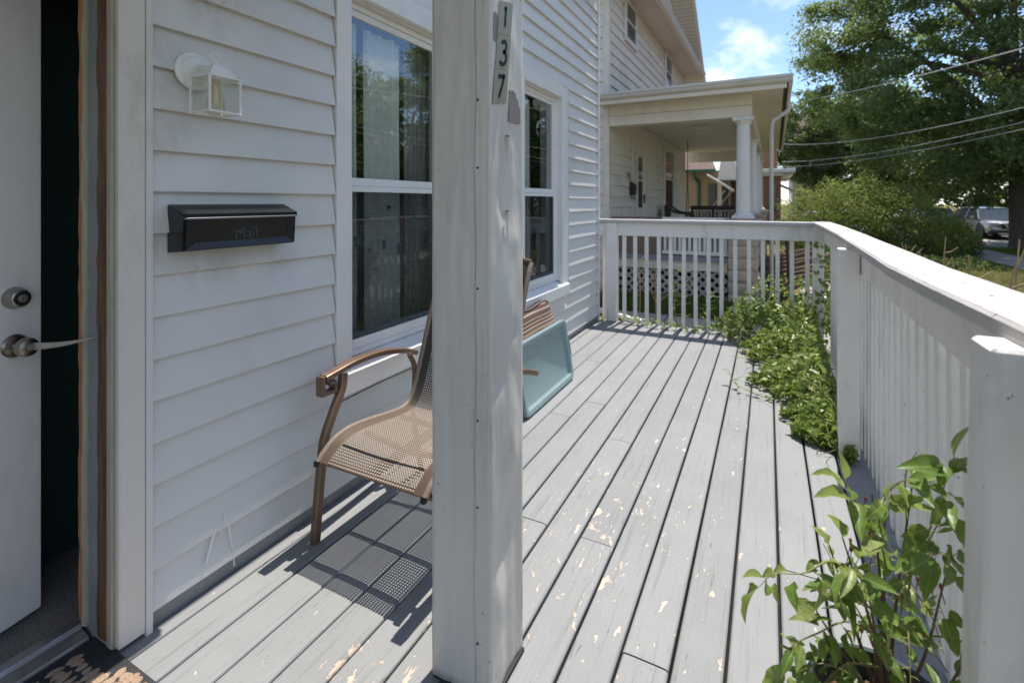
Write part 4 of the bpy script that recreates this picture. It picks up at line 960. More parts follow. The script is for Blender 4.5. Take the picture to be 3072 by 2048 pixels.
def cush(x0, th, sign):
    def fn(u, v):
        y = 2.98+0.775*u; z = 0.03+0.50*v
        ed = (1-abs(2*u-1)**6)*(1-abs(2*v-1)**6); rr = 0.0
        if u > 0.86 and v > 0.8: z -= 0.03*((u-0.86)/0.14)**2
        lean = 0.26-0.16*v
        return (lean+sign*th*(0.25+0.75*max(0, ed)**0.5), y+0.02*math.sin(v*3), z+0.012*math.sin(u*9))
    return fn
mb.grid(cush(0, 0.035, 1), 24, 16); mb.grid(cush(0, 0.035, -1), 24, 16)
mb.build('pad', M['cushion'], cs_, smooth='all')
MB().tube([(0.115, 2.98+0.775*i/20, 0.528+0.012*math.sin(i/20*9)-(0.03*((i/20-.86)/.14)**2 if i > 17 else 0)) for i in range(21)], 0.008, 8).build('piping', M['brown_panel'], cs_, smooth=True)

# ------------------------------------------------------------------ railings
def railpart(parent, name, mb, m='wood_white', smooth=False): return mb.build(name, M[m], parent, smooth)
fr_ = thing('far_railing', 'white wooden railing closing the far end of the deck', 'railing', (1.1, 5.46, 0))
railpart(fr_, 'post', MB().cbox(0.104, 0.222, 5.425, 5.52, 0.002, 1.098, 0.005))
railpart(fr_, 'top_beam', MB().cbox(0.0, 2.10, 5.475, 5.513, 0.955, 1.098, 0.004))
railpart(fr_, 'top_beam', MB().cbox(0.012, 0.102, 5.455, 5.474, 0.985, 1.096, 0.003))
railpart(fr_, 'rail_cap', MB().cbox(-0.004, 2.115, 5.410, 5.545, 1.1, 1.138, 0.006), 'cap_white')
bal = MB().cbox(-0.0185, 0.0185, 5.514, 5.551, -0.14, 1.085, 0.003).mesh('baluster', M['wood_white'])
for i in range(-1, 15):
    x = 0.28+0.1267*i if i >= 0 else 0.052
    link('baluster', bal, fr_, M=at((x+rnd.uniform(-.004, .004), 0, 0), (R(rnd.uniform(-.3, .3)), 'Y')))
sr = thing('street_railing', 'white wooden railing along the street side of the deck', 'railing', (2.1, 3.2, 0))
RM = at((2.035, 1.0, 0), (R(-0.78), 'Z'))        # local frame: x outwards, y along the rail
railpart(sr, 'post', MB().cbox(2.088, 2.178, 5.400, 5.495, 0.002, 1.098, 0.005))
railpart(sr, 'post', MB().cbox(-0.018, 0.075, 2.080, 2.175, 0.002, 1.086, 0.005, RM))
npz = MB().cbox(0.0, 0.105, -0.090, 0.0, 0.002, 1.108, 0.006)
for i, p in enumerate(npz.v): npz.v[i] = (2.020+p[0]-0.010*(1.1-p[2]), 1.095+p[1]+0.048*(1.1-p[2]), p[2])
railpart(sr, 'post', npz)
for (a, b) in ((-1.2, 2.23), (2.232, 4.395)):
    railpart(sr, 'top_beam', MB().cbox(0.078, 0.116, a, b, 0.952, 1.098, 0.004, RM))
bw = MB(); nseg = 30
cap_prof = [(0.0, 1.106), (0.006, 1.1), (0.144, 1.1), (0.15, 1.106), (0.15, 1.131), (0.143, 1.138), (0.007, 1.138), (0.0, 1.131)]
for (a, b) in ((-1.2, 1.86), (1.863, 4.66)):
    mbc = MB(); V = []; k = len(cap_prof)
    for i in range(nseg+1):
        y = a+(b-a)*i/nseg; w = 0.012+float(np.interp(y, [-.7, .05, .45, .85, 1.6, 2.6, 4.2], [.038, .028, .004, -.010, .008, .022, .004])); dz = 0.003*math.sin(y*2.1)
        V += [tuple(RM @ Vector((p[0]+w-0.012, y, p[1]+dz))) for p in cap_prof]
    F = [tuple(range(k)), tuple(range((nseg+1)*k-1, nseg*k-1, -1))]+[(s_*k+i, s_*k+(i+1) % k, (s_+1)*k+(i+1) % k, (s_+1)*k+i) for s_ in range(nseg) for i in range(k)]
    railpart(sr, 'rail_cap', mbc.add(V, F), 'cap_white')
bal2 = MB().cbox(0.1165, 0.155, -0.019, 0.019, -0.14, 1.085, 0.003).mesh('baluster', M['wood_white'])
y = -1.1
while y < 4.28:
    link('baluster', bal2, sr, M=RM @ at((0, y+rnd.uniform(-.005, .005), 0), (R(rnd.uniform(-.35, .35)), 'X'))); y += 0.118

# ------------------------------------------------------------------ leaves
def leafmesh(name, L=0.08, Wd=0.045, curl=0.25, fold=0.25, m=None, nseg=9, twist=0.0, wave=0.0, asym=1.0):
    V = []; F = []
    for i in range(nseg+1):
        t = i/nseg; w = Wd*0.5*(math.sin(math.pi*min(1, t**0.72))**0.9)*(1 if t < 0.99 else 0)+0.0004
        y = L*t; z = -curl*L*t*t; r = fold*w; tw = twist*t
        wv = wave*Wd*math.sin(t*15+twist*7); V += [(-w*math.cos(tw), y, z+r-w*math.sin(tw)+wv*w/Wd*2), (0, y, z), (w*math.cos(tw)*asym, y+0.02*L*(asym-1)*8, z+r+w*math.sin(tw)-wv*w/Wd*2)]
    for i in range(nseg):
        a = 3*i; F += [(a, a+1, a+4, a+3), (a+1, a+2, a+5, a+4)]
    mb = MB(); mb.add(V, F); return mb.mesh(name, m, 'all', False)
def orient(p, d, roll, up=Vector((0, 0, 1)), sc=1.0):
    d = Vector(d).normalized(); x = d.cross(up)
    if x.length < 1e-3: x = Vector((1, 0, 0))
    x.normalize(); z = x.cross(d)
    Rm = Matrix((x, d, z)).transposed().to_4x4()
    return Matrix.Translation(p) @ Rm @ Matrix.Rotation(roll, 4, 'Y') @ Matrix.Scale(sc, 4)
# ------------------------------------------------------------------ potted plant
PC = Vector((1.885, 1.33, 0))
PQ = Vector((1.94, 1.32, 0))
pot = thing('plant_pot', 'dark green plastic pot with bark mulch beside the near railing post', 'plant pot', tuple(PQ))
MB().lathe([(0.098, 0.004), (0.104, 0.012), (0.128, 0.210), (0.134, 0.214), (0.140, 0.219), (0.142, 0.252), (0.138, 0.257), (0.131, 0.253), (0.128, 0.214), (0.118, 0.18), (0.0, 0.178)], 48, Matrix.Translation(PQ)).build('pot_shell', M['green_pot'], pot, smooth=40)
mu = MB(); rs_ = random.Random(2)
for i in range(420):
    a = rs_.uniform(0, 6.283); r_ = 0.112*math.sqrt(rs_.random()); l = rs_.uniform(.006, .02)
    mu.cbox(-l, l, -.004, .004, -.002, .002, 0.0008, at((PQ.x+r_*math.cos(a), PQ.y+r_*math.sin(a), 0.192+rs_.uniform(-.006, .008)), (rs_.uniform(0, 3), 'Z'), (rs_.uniform(-.5, .5), 'X'), (rs_.uniform(-.5, .5), 'Y')))
mo = mu.build('mulch', M['soil'], pot); mo['kind'] = 'stuff'
plant = thing('potted_clematis', 'leafy green climber growing in the dark green pot', 'plant', (PC.x, PC.y, 0.21))
lv = [leafmesh('leaf', .078, .040, .30, .35, M['leaf_pot'], wave=.10), leafmesh('leaf', .086, .036, .15, .55, M['leaf_pot'], twist=.5, asym=.85), leafmesh('leaf', .060, .040, .55, .25, M['leaf_pot'], wave=.14), leafmesh('leaf', .092, .042, .35, .7, M['leaf_pot'], twist=-.6, wave=.08), leafmesh('leaf', .070, .030, -.25, .8, M['leaf_pot'], twist=.9, asym=.7), leafmesh('leaf', .052, .034, .8, .3, M['leaf_pot'], wave=.16)]
rl = random.Random(21); nleaf = 0
def put_leaf(p, d, sc=None):
    global nleaf
    if nleaf >= 298 or p.x > 2.045 or (p.z > 0.74 and rl.random() < 0.30): return
    d = Vector(d)
    link('leaf', rl.choice(lv), plant, M=orient(p, d, rl.uniform(-1.0, 1.0), sc=sc or rl.choice((.5, .64, .76, .88, 1.02))*rl.uniform(.88, 1.12))); nleaf += 1
def branch(pts, r0, woody, leaves, name='stem', droop=0.0, start=0.35):
    path = spline(pts, 7); k = len(path); leaves = int(leaves*1.6+0.5)
    MB().tube(path, [r0*(1-0.72*i/(k-1)) for i in range(k)], 6).build(name, M['stem'] if woody else M['stem_green'], plant, smooth=True)
    for i in range(leaves):
        t = start+(1-start)*(i+rl.random()*0.7)/max(leaves, 1); j = min(k-2, int(t*(k-1))); p = path[j]; tg = (path[j+1]-path[j]).normalized()
        for sg in ((-1, 1) if rl.random() < 0.55 else (rl.choice((-1, 1)),)):
            side = tg.cross(Vector((0, 0, 1)));
            if side.length < 0.05: side = Vector((rl.uniform(-1, 1), rl.uniform(-1, 1), 0))
            side.normalize(); d = side*sg*0.9+tg*rl.uniform(.0, .6)+Vector((rl.uniform(-.4, .4), rl.uniform(-.5, .2), rl.uniform(-.9, .25)))
            pe = p+d.normalized()*rl.uniform(.012, .03)
            MB().tube([p, (p+pe)/2+Vector((0, 0, .003)), pe], [0.0012, .001, .0008], 4, False).build('petiole', M['stem_green'], plant) if rl.random() < 0.45 else None
            put_leaf(pe if True else p, d)
    put_leaf(path[-1], (path[-1]-path[-3]))
B0 = lambda: PC+Vector((rl.uniform(-.03, .03), rl.uniform(-.03, .03), 0.20))
# woody stems
for (e, m1, lf) in [((1.79, 1.28, .70), (1.86, 1.30, .45), 3), ((1.86, 1.33, .80), (1.88, 1.32, .5), 4), ((1.95, 1.36, .82), (1.91, 1.34, .5), 4), ((2.00, 1.30, .66), (1.95, 1.30, .42), 3),
                    ((1.73, 1.25, .52), (1.81, 1.29, .38), 3), ((2.02, 1.26, .50), (1.97, 1.28, .36), 3), ((1.84, 1.25, .60), (1.87, 1.28, .40), 2), ((1.91, 1.45, .74), (1.90, 1.40, .45), 3), ((1.77, 1.36, .62), (1.83, 1.35, .42), 3)]:
    b = B0(); branch([b, m1, e], 0.0062, True, lf, start=0.5)
# green twining shoots
for pts, lf in [([(1.87, 1.29, .34), (1.80, 1.22, .42), (1.74, 1.19, .45), (1.69, 1.18, .42)], 6), ([(1.87, 1.28, .30), (1.81, 1.20, .32), (1.76, 1.17, .33), (1.71, 1.17, .29)], 6), ([(1.88, 1.27, .32), (1.84, 1.18, .40), (1.80, 1.15, .42), (1.76, 1.15, .39)], 6), ([(1.90, 1.27, .30), (1.87, 1.16, .30), (1.84, 1.12, .25)], 5), ([(1.93, 1.26, .32), (1.93, 1.17, .38), (1.92, 1.13, .36)], 5), ([(1.88, 1.30, .42), (1.80, 1.25, .58), (1.76, 1.23, .60)], 5), ([(1.86, 1.30, .58), (1.77, 1.25, .655), (1.70, 1.215, .63), (1.635, 1.19, .625), (1.60, 1.185, .585)], 3),
                ([(1.88, 1.31, .45), (1.80, 1.25, .52), (1.73, 1.21, .50), (1.68, 1.20, .46), (1.66, 1.20, .40)], 6),
                ([(1.87, 1.29, .40), (1.79, 1.22, .44), (1.73, 1.19, .38), (1.70, 1.18, .31), (1.69, 1.17, .25)], 6),
                ([(1.86, 1.28, .36), (1.80, 1.20, .36), (1.77, 1.17, .28), (1.75, 1.165, .20)], 5),
                ([(1.89, 1.33, .62), (1.87, 1.30, .76), (1.90, 1.28, .86), (1.96, 1.27, .89), (2.00, 1.27, .84)], 8),
                ([(1.95, 1.34, .64), (1.98, 1.31, .78), (2.00, 1.29, .90), (2.01, 1.28, .955)], 6),
                ([(1.93, 1.32, .56), (1.93, 1.25, .70), (1.97, 1.22, .76), (2.02, 1.20, .72)], 7),
                ([(1.88, 1.30, .50), (1.83, 1.22, .60), (1.80, 1.19, .68), (1.81, 1.18, .73)], 6),
                ([(1.90, 1.34, .66), (1.82, 1.32, .78), (1.80, 1.31, .83)], 5),
                ([(1.92, 1.30, .40), (1.90, 1.20, .46), (1.88, 1.14, .42), (1.87, 1.12, .34)], 7),
                ([(1.95, 1.29, .38), (1.97, 1.20, .42), (1.985, 1.15, .36), (1.99, 1.12, .27)], 6),
                ([(1.90, 1.27, .34), (1.87, 1.17, .36), (1.84, 1.13, .28), (1.83, 1.12, .22)], 6),
                ([(1.96, 1.33, .48), (2.00, 1.26, .55), (2.02, 1.22, .58)], 6),
                ([(1.94, 1.36, .72), (1.93, 1.33, .86), (1.95, 1.32, .93)], 5),
                ([(1.97, 1.30, .32), (2.00, 1.19, .32), (2.01, 1.06, .25), (2.02, .98, .27), (2.04, .93, .33)], 5),
                ([(1.89, 1.30, .46), (1.86, 1.22, .52), (1.85, 1.17, .55)], 6), ([(1.93, 1.29, .62), (1.95, 1.22, .62), (1.96, 1.17, .58)], 6),
                ([(1.84, 1.31, .55), (1.77, 1.28, .56), (1.72, 1.26, .52)], 5), ([(1.90, 1.35, .55), (1.86, 1.42, .66), (1.84, 1.45, .70)], 5), ([(1.97, 1.33, .70), (2.01, 1.33, .80)], 4),
                ([(1.88, 1.28, .30), (1.78, 1.20, .27), (1.74, 1.17, .20)], 4), ([(1.92, 1.30, .52), (1.91, 1.22, .56), (1.90, 1.16, .50)], 6)]:
    branch(pts, 0.0026, False, lf, start=0.25)
for i in range(26):
    a = Vector((rl.uniform(1.76, 2.0), rl.uniform(1.2, 1.42), rl.uniform(.45, .72))); b = a+Vector((rl.uniform(-.05, .03), rl.uniform(-.03, .03), rl.uniform(.03, .1)))
    MB().tube([a, b], [0.0013, 0.001], 4).build('twig', M['stem'], plant)
    if i % 2 == 0: MB().lathe([(0, 0), (0.003, .003), (0.0042, .008), (0.0025, .013), (0, .015)], 7, Matrix.Translation(b)).build('dry_bud', M['bud'], plant, smooth=True)

plant.scale = (0.84, 0.98, 0.86); plant.location = (1.94, 1.32, 0.19)
# ------------------------------------------------------------------ leaf clouds
def leafcloud(name, C, Nn, size, aspect, m, seed, parent=None, fold=0.3):
    rg = np.random.default_rng(seed); n = len(C)
    Nn = Nn/np.linalg.norm(Nn, axis=1)[:, None]
    a = rg.normal(size=(n, 3)); a -= (a*Nn).sum(1)[:, None]*Nn; a /= np.linalg.norm(a, axis=1)[:, None]; b = np.cross(Nn, a)
    s = size*(0.6+0.8*rg.random(n))[:, None]; w = s*aspect
    base = C-a*s*0.5; tip = C+a*s*0.5-Nn*s*0.12
    l = C-a*s*0.08+b*w*0.5+Nn*s*fold*0.3; r = C-a*s*0.08-b*w*0.5+Nn*s*fold*0.3
    V = np.stack([base, r, tip, l], 1).reshape(-1, 3)
    me = bpy.data.meshes.new(name); me.vertices.add(4*n); me.vertices.foreach_set('co', V.astype(np.float32).ravel())
    me.loops.add(6*n); idx = np.arange(n)[:, None]*4+np.array([0, 1, 2, 0, 2, 3])[None]
    me.loops.foreach_set('vertex_index', idx.astype(np.int32).ravel())
    me.polygons.add(2*n); me.polygons.foreach_set('loop_start', (np.arange(2*n)*3).astype(np.int32)); me.polygons.foreach_set('loop_total', np.full(2*n, 3, np.int32))
    me.update(calc_edges=True); me.validate(); me.materials.append(m)
    return link(name, me, parent)
# vine mass in the far corner of the deck
rg = np.random.default_rng(5)
bx = np.array([1.24, 1.35, 1.58, 1.71, 1.88, 2.00]); by = np.array([5.6, 5.19, 4.83, 3.88, 3.34, 3.05])
def vine_pts(n):
    P = []
    while len(P) < n:
        y = rg.uniform(3.0, 5.55); xl = np.interp(y, by[::-1], bx[::-1])+0.07*math.sin(9*y)+0.05*math.sin(23*y); x = rg.uniform(xl, 2.10)
        d = min(1, (x-xl)/0.30); far = (y-3.0)/2.5
        hmax = d**0.9*(0.07+0.24*far**1.5)+0.04
        if rg.random() < 0.15: hmax *= 1.35
        z = 0.012+hmax*rg.random()**0.5
        if z > 0.05 or rg.random() < 0.7: P.append((x, y, z))
    return np.array(P)
VP_ = vine_pts(5200)
NN = np.stack([rg.normal(0, .55, len(VP_))-0.15, rg.normal(0, .55, len(VP_))-0.25, np.abs(rg.normal(.75, .35, len(VP_)))], 1)
v1 = leafcloud('vine', VP_, NN, 0.048, 0.62, M['leaf_vine'], 6)
tag(v1, 'mass of green vine spilling over the far right corner of the deck', 'vine', kind='stuff')
# outside the railing, climbing the corner
n = 1500; O = np.stack([rg.uniform(1.2, 2.35, n), 5.56+rg.random(n)*0.5, GZ+0.05+rg.random(n)**1.2*0.95], 1)
keep = O[:, 2] < (-0.05+0.62*np.clip((O[:, 0]-1.15)/0.5, 0, 1)); O = O[keep]
O2 = np.stack([rg.uniform(2.09, 2.26, 420), rg.uniform(5.3, 5.6, 420), rg.uniform(0.1, 0.95, 420)], 1); O = np.vstack([O, O2])
NN = rg.normal(size=(len(O), 3))*0.6+np.array([-.1, -.3, .7])
tag(leafcloud('climbing_vine', O, NN, 0.05, 0.6, M['leaf_vine'], 8), 'green vine climbing outside the corner post of the railing', 'vine', kind='stuff')
vs_ = MB()
for i in range(46):
    y = rg.uniform(3.1, 5.4); x = np.interp(y, by[::-1], bx[::-1])+rg.uniform(-0.06, .5); z = rg.uniform(.03, .25)
    p = Vector((min(x, 2.05), y, z)); pts = [p]
    for k in range(4): pts.append(pts[-1]+Vector((rg.uniform(-.1, .06), rg.uniform(-.09, .09), rg.uniform(-.05, .07))))
    for q in pts: q.z = max(q.z, 0.012); q.x = min(q.x, 2.06)
    vs_.tube(spline(pts, 4), 0.0016, 4)
tag(vs_.build('vine_tendrils', M['stem_green'], None, smooth=True), 'thin tendrils trailing through the vine on the deck', 'vine', kind='stuff')
# a loose runner lying out on the boards
run = thing('vine_runner', 'single vine runner with a few leaves lying out across the boards', 'vine', (1.6, 3.75, 0))
pth = spline([(1.80, 3.70, .03), (1.68, 3.74, .02), (1.58, 3.80, .03), (1.50, 3.86, .05), (1.46, 3.95, .10)], 5)
MB().tube(pth, 0.002, 5).build('stem', M['stem_green'], run, smooth=True)
for i in range(2, len(pth), 2):
    link('leaf', lv[i % 4], run, M=orient(pth[i], (rl.uniform(-1, 1), rl.uniform(-1, 1), .2), rl.uniform(-.5, .5), sc=.6))
# sprigs along the far rail's foot
for i, (x, y) in enumerate([(0.30, 5.40), (0.46, 5.37), (0.60, 5.36), (0.72, 5.38), (0.86, 5.33), (0.98, 5.36), (1.08, 5.34), (0.06, 5.36)]):
    where = ['first sprig from the far left post', 'second sprig from the far left post', 'third sprig from the far left post', 'fourth sprig from the far left post', 'fifth sprig from the far left post', 'sixth sprig from the far left post', 'sprig nearest the vine mass along the far railing', 'tiny sprig in the corner against the siding'][i]
    t = thing('weed_sprig', 'small green '+where, 'weed', (x, y, 0), group='weed sprigs at the foot of the far railing')
    for k in range(9 if i < 7 else 6):
        link('leaf', lv[k % 4], t, M=orient(Vector((x+rl.uniform(-.05, .05), y+rl.uniform(-.04, .05), rl.uniform(.01, .09))), (rl.uniform(-1, 1), rl.uniform(-1, .6), rl.uniform(-.2, .5)), rl.uniform(-.6, .6), sc=rl.uniform(.5, .8)))
    MB().tube([(x, y+.06, -.03), (x+.01, y+.02, .03), (x, y, .07)], .0018, 5).build('stem', M['stem_green'], t)
sc.build('paint_scratch', M['white'], house, recalc=False)

# ================================================================== NEIGHBOUR'S HOUSE (local frame: x out to the street, y away)
nb = thing('neighbour_house', 'beige two-storey house with columned front porch next door', 'house', (-0.93, 9.0, 0.0), R(-0.6))
def nbp(name, mb, m, parent=None, smooth=False): return mb.build(name, M[m], parent or nb, smooth, local=True)
NL = 8.8
nbp('wall_core', MB().box(-7.5, -0.012, 0.012, NL, GZ, 5.75), 'beige')
E2 = 0.208
def nlap(axis, a, b, z):
    pr = [(0.0, 0.0), (0.034, 0.0), (0.034, 0.008), (0.006, E2), (0.0, E2+0.01)]
    if axis == 'front': return MB().prism([(p[0]-0.011, z+p[1]) for p in pr], 'y', a, b)
    return MB().prism([(-p[0]+0.011, z+p[1]) for p in pr], 'x', a, b)
z = 0.40
while z < 5.60:
    nbp('siding_board', nlap('front', 0.085, NL-0.01, z), 'beige'); z += E2
z = GZ+0.2
while z < 5.60:
    nbp('siding_board', nlap('side', -5.5, -0.085, z), 'beige'); z += E2
nbp('corner_board', MB().cbox(-0.084, 0.034, -0.030, 0.084, GZ, 5.7, 0.004), 'beige_trim')
nbp('corner_board', MB().cbox(-0.084, 0.034, NL-0.08, NL+0.03, GZ, 5.7, 0.004), 'beige_trim')
# pent eave, gable and roof
nbp('eave_soffit', MB().box(0.0, 0.56, -0.35, NL+0.30, 5.60, 5.64), 'soffit')
nbp('eave_gutter', MB().prism([(0.54, 5.52), (0.62, 5.56), (0.66, 5.70), (0.54, 5.70)], 'y', -0.38, NL+0.33), 'gutter')
nbp('pent_roof', MB().prism([(-0.05, 5.95), (0.56, 5.705), (0.56, 5.645), (-0.05, 5.645)], 'y', -0.36, NL+0.31), 'shingle')
nbp('gable_wall', MB().prism([(0.0, 5.7), (NL, 5.7), (NL/2, 8.95)], 'x', -0.2, -0.01), 'beige')
def rake(y0, z0, y1, z1, x0, x1, t, name, m):
    dy, dz = y1-y0, z1-z0; l = math.hypot(dy, dz); nx, nz = -dz/l*t, dy/l*t
    if nz < 0: nx, nz = -nx, -nz
    return nbp(name, MB().prism([(y0, z0), (y1, z1), (y1+nx, z1+nz), (y0+nx, z0+nz)], 'x', x0, x1), m)
sl = 0.738
rake(-0.45, 5.66-0.45*sl+0.0, NL/2, 8.92, -7.6, 0.62, 0.16, 'roof_slope', 'shingle')
rake(NL+0.45, 5.66-0.45*sl, NL/2, 8.92, -7.6, 0.62, 0.16, 'roof_slope', 'shingle')
rake(NL+0.45, 5.66-0.45*sl-0.02, NL/2, 8.90, 0.56, 0.645, -0.14, 'bargeboard', 'white_far')
rake(-0.45, 5.66-0.45*sl-0.02, NL/2, 8.90, 0.56, 0.645, -0.14, 'bargeboard', 'white_far')
rake(NL+0.40, 5.66-0.40*sl-0.03, NL/2, 8.88, 0.0, 0.555, -0.03, 'rake_soffit', 'soffit')
rake(-0.40, 5.66-0.40*sl-0.03, NL/2, 8.88, 0.0, 0.555, -0.03, 'rake_soffit', 'soffit')
def nwin(y0, y1, z0, z1, x=0.012, mid=True):
    w = link('window', None, nb, local=True)
    t = 0.09
    nbp('frame', MB().cbox(x, x+0.045, y0, y0+t, z0, z1, .004).cbox(x, x+0.045, y1-t, y1, z0, z1, .004).cbox(x, x+0.044, y0+t, y1-t, z1-t, z1, .004).cbox(x, x+0.06, y0-0.02, y1+0.02, z0-0.05, z0+0.04, .004), 'white_far', w)
    zc = (z0+z1)/2
    nbp('pane', MB().box(x, x+0.022, y0+t, y1-t, z0+0.04, zc-0.02), 'pane_far', w)
    nbp('pane', MB().box(x, x+0.022, y0+t, y1-t, zc+0.02, z1-t), 'pane_far', w)
    nbp('meeting_rail', MB().box(x, x+0.032, y0+t, y1-t, zc-0.02, zc+0.02), 'white_far', w)
nwin(1.09, 2.03, 4.68, 5.55); nwin(5.31, 6.33, 4.55, 5.55); nwin(5.16, 6.58, 1.10, 2.85); nwin(3.9, 4.9, 6.5, 7.6, -0.01); nwin(5.38, 6.4, 6.4, 7.1, -0.01)
# front door of the porch
nd_ = link('front_door', None, nb, local=True)
nbp('door_casing', MB().cbox(0.012, 0.05, 1.71, 1.86, 0.41, 2.72, .004).cbox(0.012, 0.05, 2.84, 2.98, 0.41, 2.72, .004).cbox(0.012, 0.049, 1.86, 2.84, 2.55, 2.72, .004), 'beige_trim', nd_)
nbp('shaded_recess_strip', MB().box(0.010, 0.014, 1.86, 2.02, 0.41, 2.55), 'under', nd_)  # flat near-black strip standing in for the shadow in the recess
nbp('door_leaf', MB().box(0.010, 0.022, 2.02, 2.84, 0.41, 2.55), 'white_far', nd_)
nbp('door_pane', MB().box(0.0225, 0.026, 2.25, 2.62, 1.20, 1.80).box(0.0225, 0.026, 2.25, 2.62, 1.84, 2.34), 'pane_far', nd_)
nbp('door_pull', MB().cbox(0.0225, 0.06, 2.72, 2.76, 1.30, 1.50, .005), 'dark_metal', nd_)
# porch: floor, skirting, lattice, piers, columns, beams, roof
nbp('porch_floor', MB().box(0.03, 2.45, -0.02, NL+1.0, 0.31, 0.39), 'porch_floor')
nbp('skirt_board', MB().box(0.03, 2.04, 0.03, 0.06, 0.15, 0.309), 'beige_trim')
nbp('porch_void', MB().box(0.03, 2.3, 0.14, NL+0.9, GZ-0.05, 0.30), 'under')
lat = link('lattice', None, nb, local=True)
hh = 0.15-GZ
for sgn in (1, -1):
    x = -0.6
    while x < 2.7:
        # diagonal slat clipped to the panel
        pts = [(x, GZ), (x+sgn*hh*1.0, 0.15)]
        xa, xb = pts[0][0], pts[1][0]; za, zb = GZ, 0.15
        def clip(xa, za, xb, zb):
            t0, t1 = 0, 1; dx = xb-xa
            for lim, s_ in ((0.05, 1), (2.03, -1)):
                if dx == 0: continue
                t = (lim-xa)/dx
                if (dx > 0) == (s_ > 0): t0 = max(t0, t)
                else: t1 = min(t1, t)
            return t0, t1
        t0, t1 = clip(xa, za, xb, zb)
        if t1-t0 > 0.05:
            p0 = (xa+(xb-xa)*t0, za+(zb-za)*t0); p1 = (xa+(xb-xa)*t1, za+(zb-za)*t1); w = 0.030
            off = 0.066 if sgn > 0 else 0.078
            nbp('slat', MB().prism([(p0[0]-w, p0[1]), (p0[0]+w, p0[1]), (p1[0]+w, p1[1]), (p1[0]-w, p1[1])], 'y', off, off+0.01), 'lattice', lat)
        x += 0.150
def pier(y):
    p = link('pier', None, nb, local=True); rp_ = random.Random(int(y*10)); zz = GZ
    while zz < 0.98:
        h_ = 0.198; mb = MB(); V = []
        x0, x1, y0_, y1_ = 2.07, 2.49, y-0.21, y+0.21
        # pillow-faced rock block
        def face(u, v, k):
            b = 0.028*(1-abs(2*u-1)**3)*(1-abs(2*v-1)**3)*(0.6+0.7*rp_.random())
            if k == 0: return (x0+(x1-x0)*u, y0_-b, zz+0.004+(h_-0.008)*v)
            if k == 1: return (x1+b, y0_+(y1_-y0_)*u, zz+0.004+(h_-0.008)*v)
            if k == 2: return (x1-(x1-x0)*u, y1_+b, zz+0.004+(h_-0.008)*v)
            return (x0-b, y1_-(y1_-y0_)*u, zz+0.004+(h_-0.008)*v)
        for k in range(4): mb.grid(lambda u, v, k=k: face(u, v, k), 6, 4)
        mb.box(x0+.002, x1-.002, y0_+.002, y1_-.002, zz+0.004, zz+h_-0.004)
        nbp('block', mb, 'block', p); zz += h_
    nbp('pier_cap', MB().cbox(2.0, 2.56, y-0.28, y+0.28, 0.985, 1.05, .012), 'block', p)
COLY = [0.1, 3.45, 6.80, 9.6]
for y in COLY:
    pier(y)
    c = link('porch_post', None, nb, local=True)
    Mx = Matrix.Translation((2.28, y, 0))
    nbp('shaft', MB().lathe([(0.115, 1.13), (0.112, 1.3), (0.108, 1.9), (0.100, 2.62)], 28, Mx), 'white_far', c, smooth=40)
    nbp('base', MB().cbox(2.11, 2.45, y-0.17, y+0.17, 1.052, 1.10, .006).lathe([(0.15, 1.10), (0.155, 1.115), (0.14, 1.135), (0.118, 1.15)], 28, Mx), 'white_far', c, smooth=35)
    nbp('capital', MB().lathe([(0.101, 2.60), (0.125, 2.63), (0.135, 2.66)], 28, Mx).cbox(2.12, 2.44, y-0.16, y+0.16, 2.66, 2.72, .006), 'white_far', c, smooth=35)
YE = COLY[-1]
nbp('beam', MB().cbox(0.04, 2.41, -0.03, 0.22, 2.905, 3.12, .004), 'beige_trim'); nbp('beam', MB().cbox(0.04, 2.41, -0.035, 0.225, 2.72, 2.90, .006), 'beige_trim')
nbp('beam', MB().cbox(2.15, 2.41, 0.226, YE+0.1, 2.72, 3.12, .004), 'beige_trim')
nbp('beam', MB().cbox(0.04, 2.149, YE-0.12, YE+0.12, 2.72, 3.12, .004), 'beige_trim')
nbp('porch_ceiling', MB().box(0.03, 2.15, 0.226, YE-0.12, 3.06, 3.10), 'beige_trim')
nbp('porch_soffit', MB().box(-0.1, 2.86, -0.50, -0.036, 3.085, 3.125).box(2.411, 2.86, -0.036, YE+0.5, 3.085, 3.125), 'soffit')
rfz = [(-0.1, -0.53), (2.92, -0.53), (2.92, YE+0.55), (-0.1, YE+0.55)]
nbp('porch_roof', MB().add([(-0.1, -0.52, 3.128), (2.92, -0.52, 3.128), (2.92, YE+0.55, 3.128), (-0.1, YE+0.55, 3.128), (-0.1, -0.54, 3.235), (2.94, -0.54, 3.235), (2.94, YE+0.57, 3.235), (-0.1, YE+0.57, 3.235), (-0.02, 0.9, 3.50), (-0.02, YE-0.9, 3.50)],
    [(3, 2, 1, 0), (0, 1, 5, 4), (1, 2, 6, 5), (2, 3, 7, 6), (4, 5, 8), (5, 6, 9, 8), (6, 7, 9), (7, 4, 8, 9), (3, 0, 4, 7)]), 'shingle')
nbp('porch_gutter', MB().prism([(-0.53, 3.10), (-0.57, 3.105), (-0.60, 3.13), (-0.61, 3.17), (-0.63, 3.175), (-0.63, 3.215), (-0.53, 3.215)], 'x', -0.1, 2.98), 'gutter')
nbp('crown_moulding', MB().prism([(-0.505, 3.03), (-0.52, 3.03), (-0.528, 3.06), (-0.528, 3.098), (-0.505, 3.098)], 'x', -0.1, 2.9), 'beige_trim')
nbp('porch_gutter', MB().prism([(2.925, 3.05), (2.95, 3.06), (2.98, 3.10), (2.98, 3.215), (2.925, 3.215)], 'y', -0.528, YE+0.5), 'gutter')
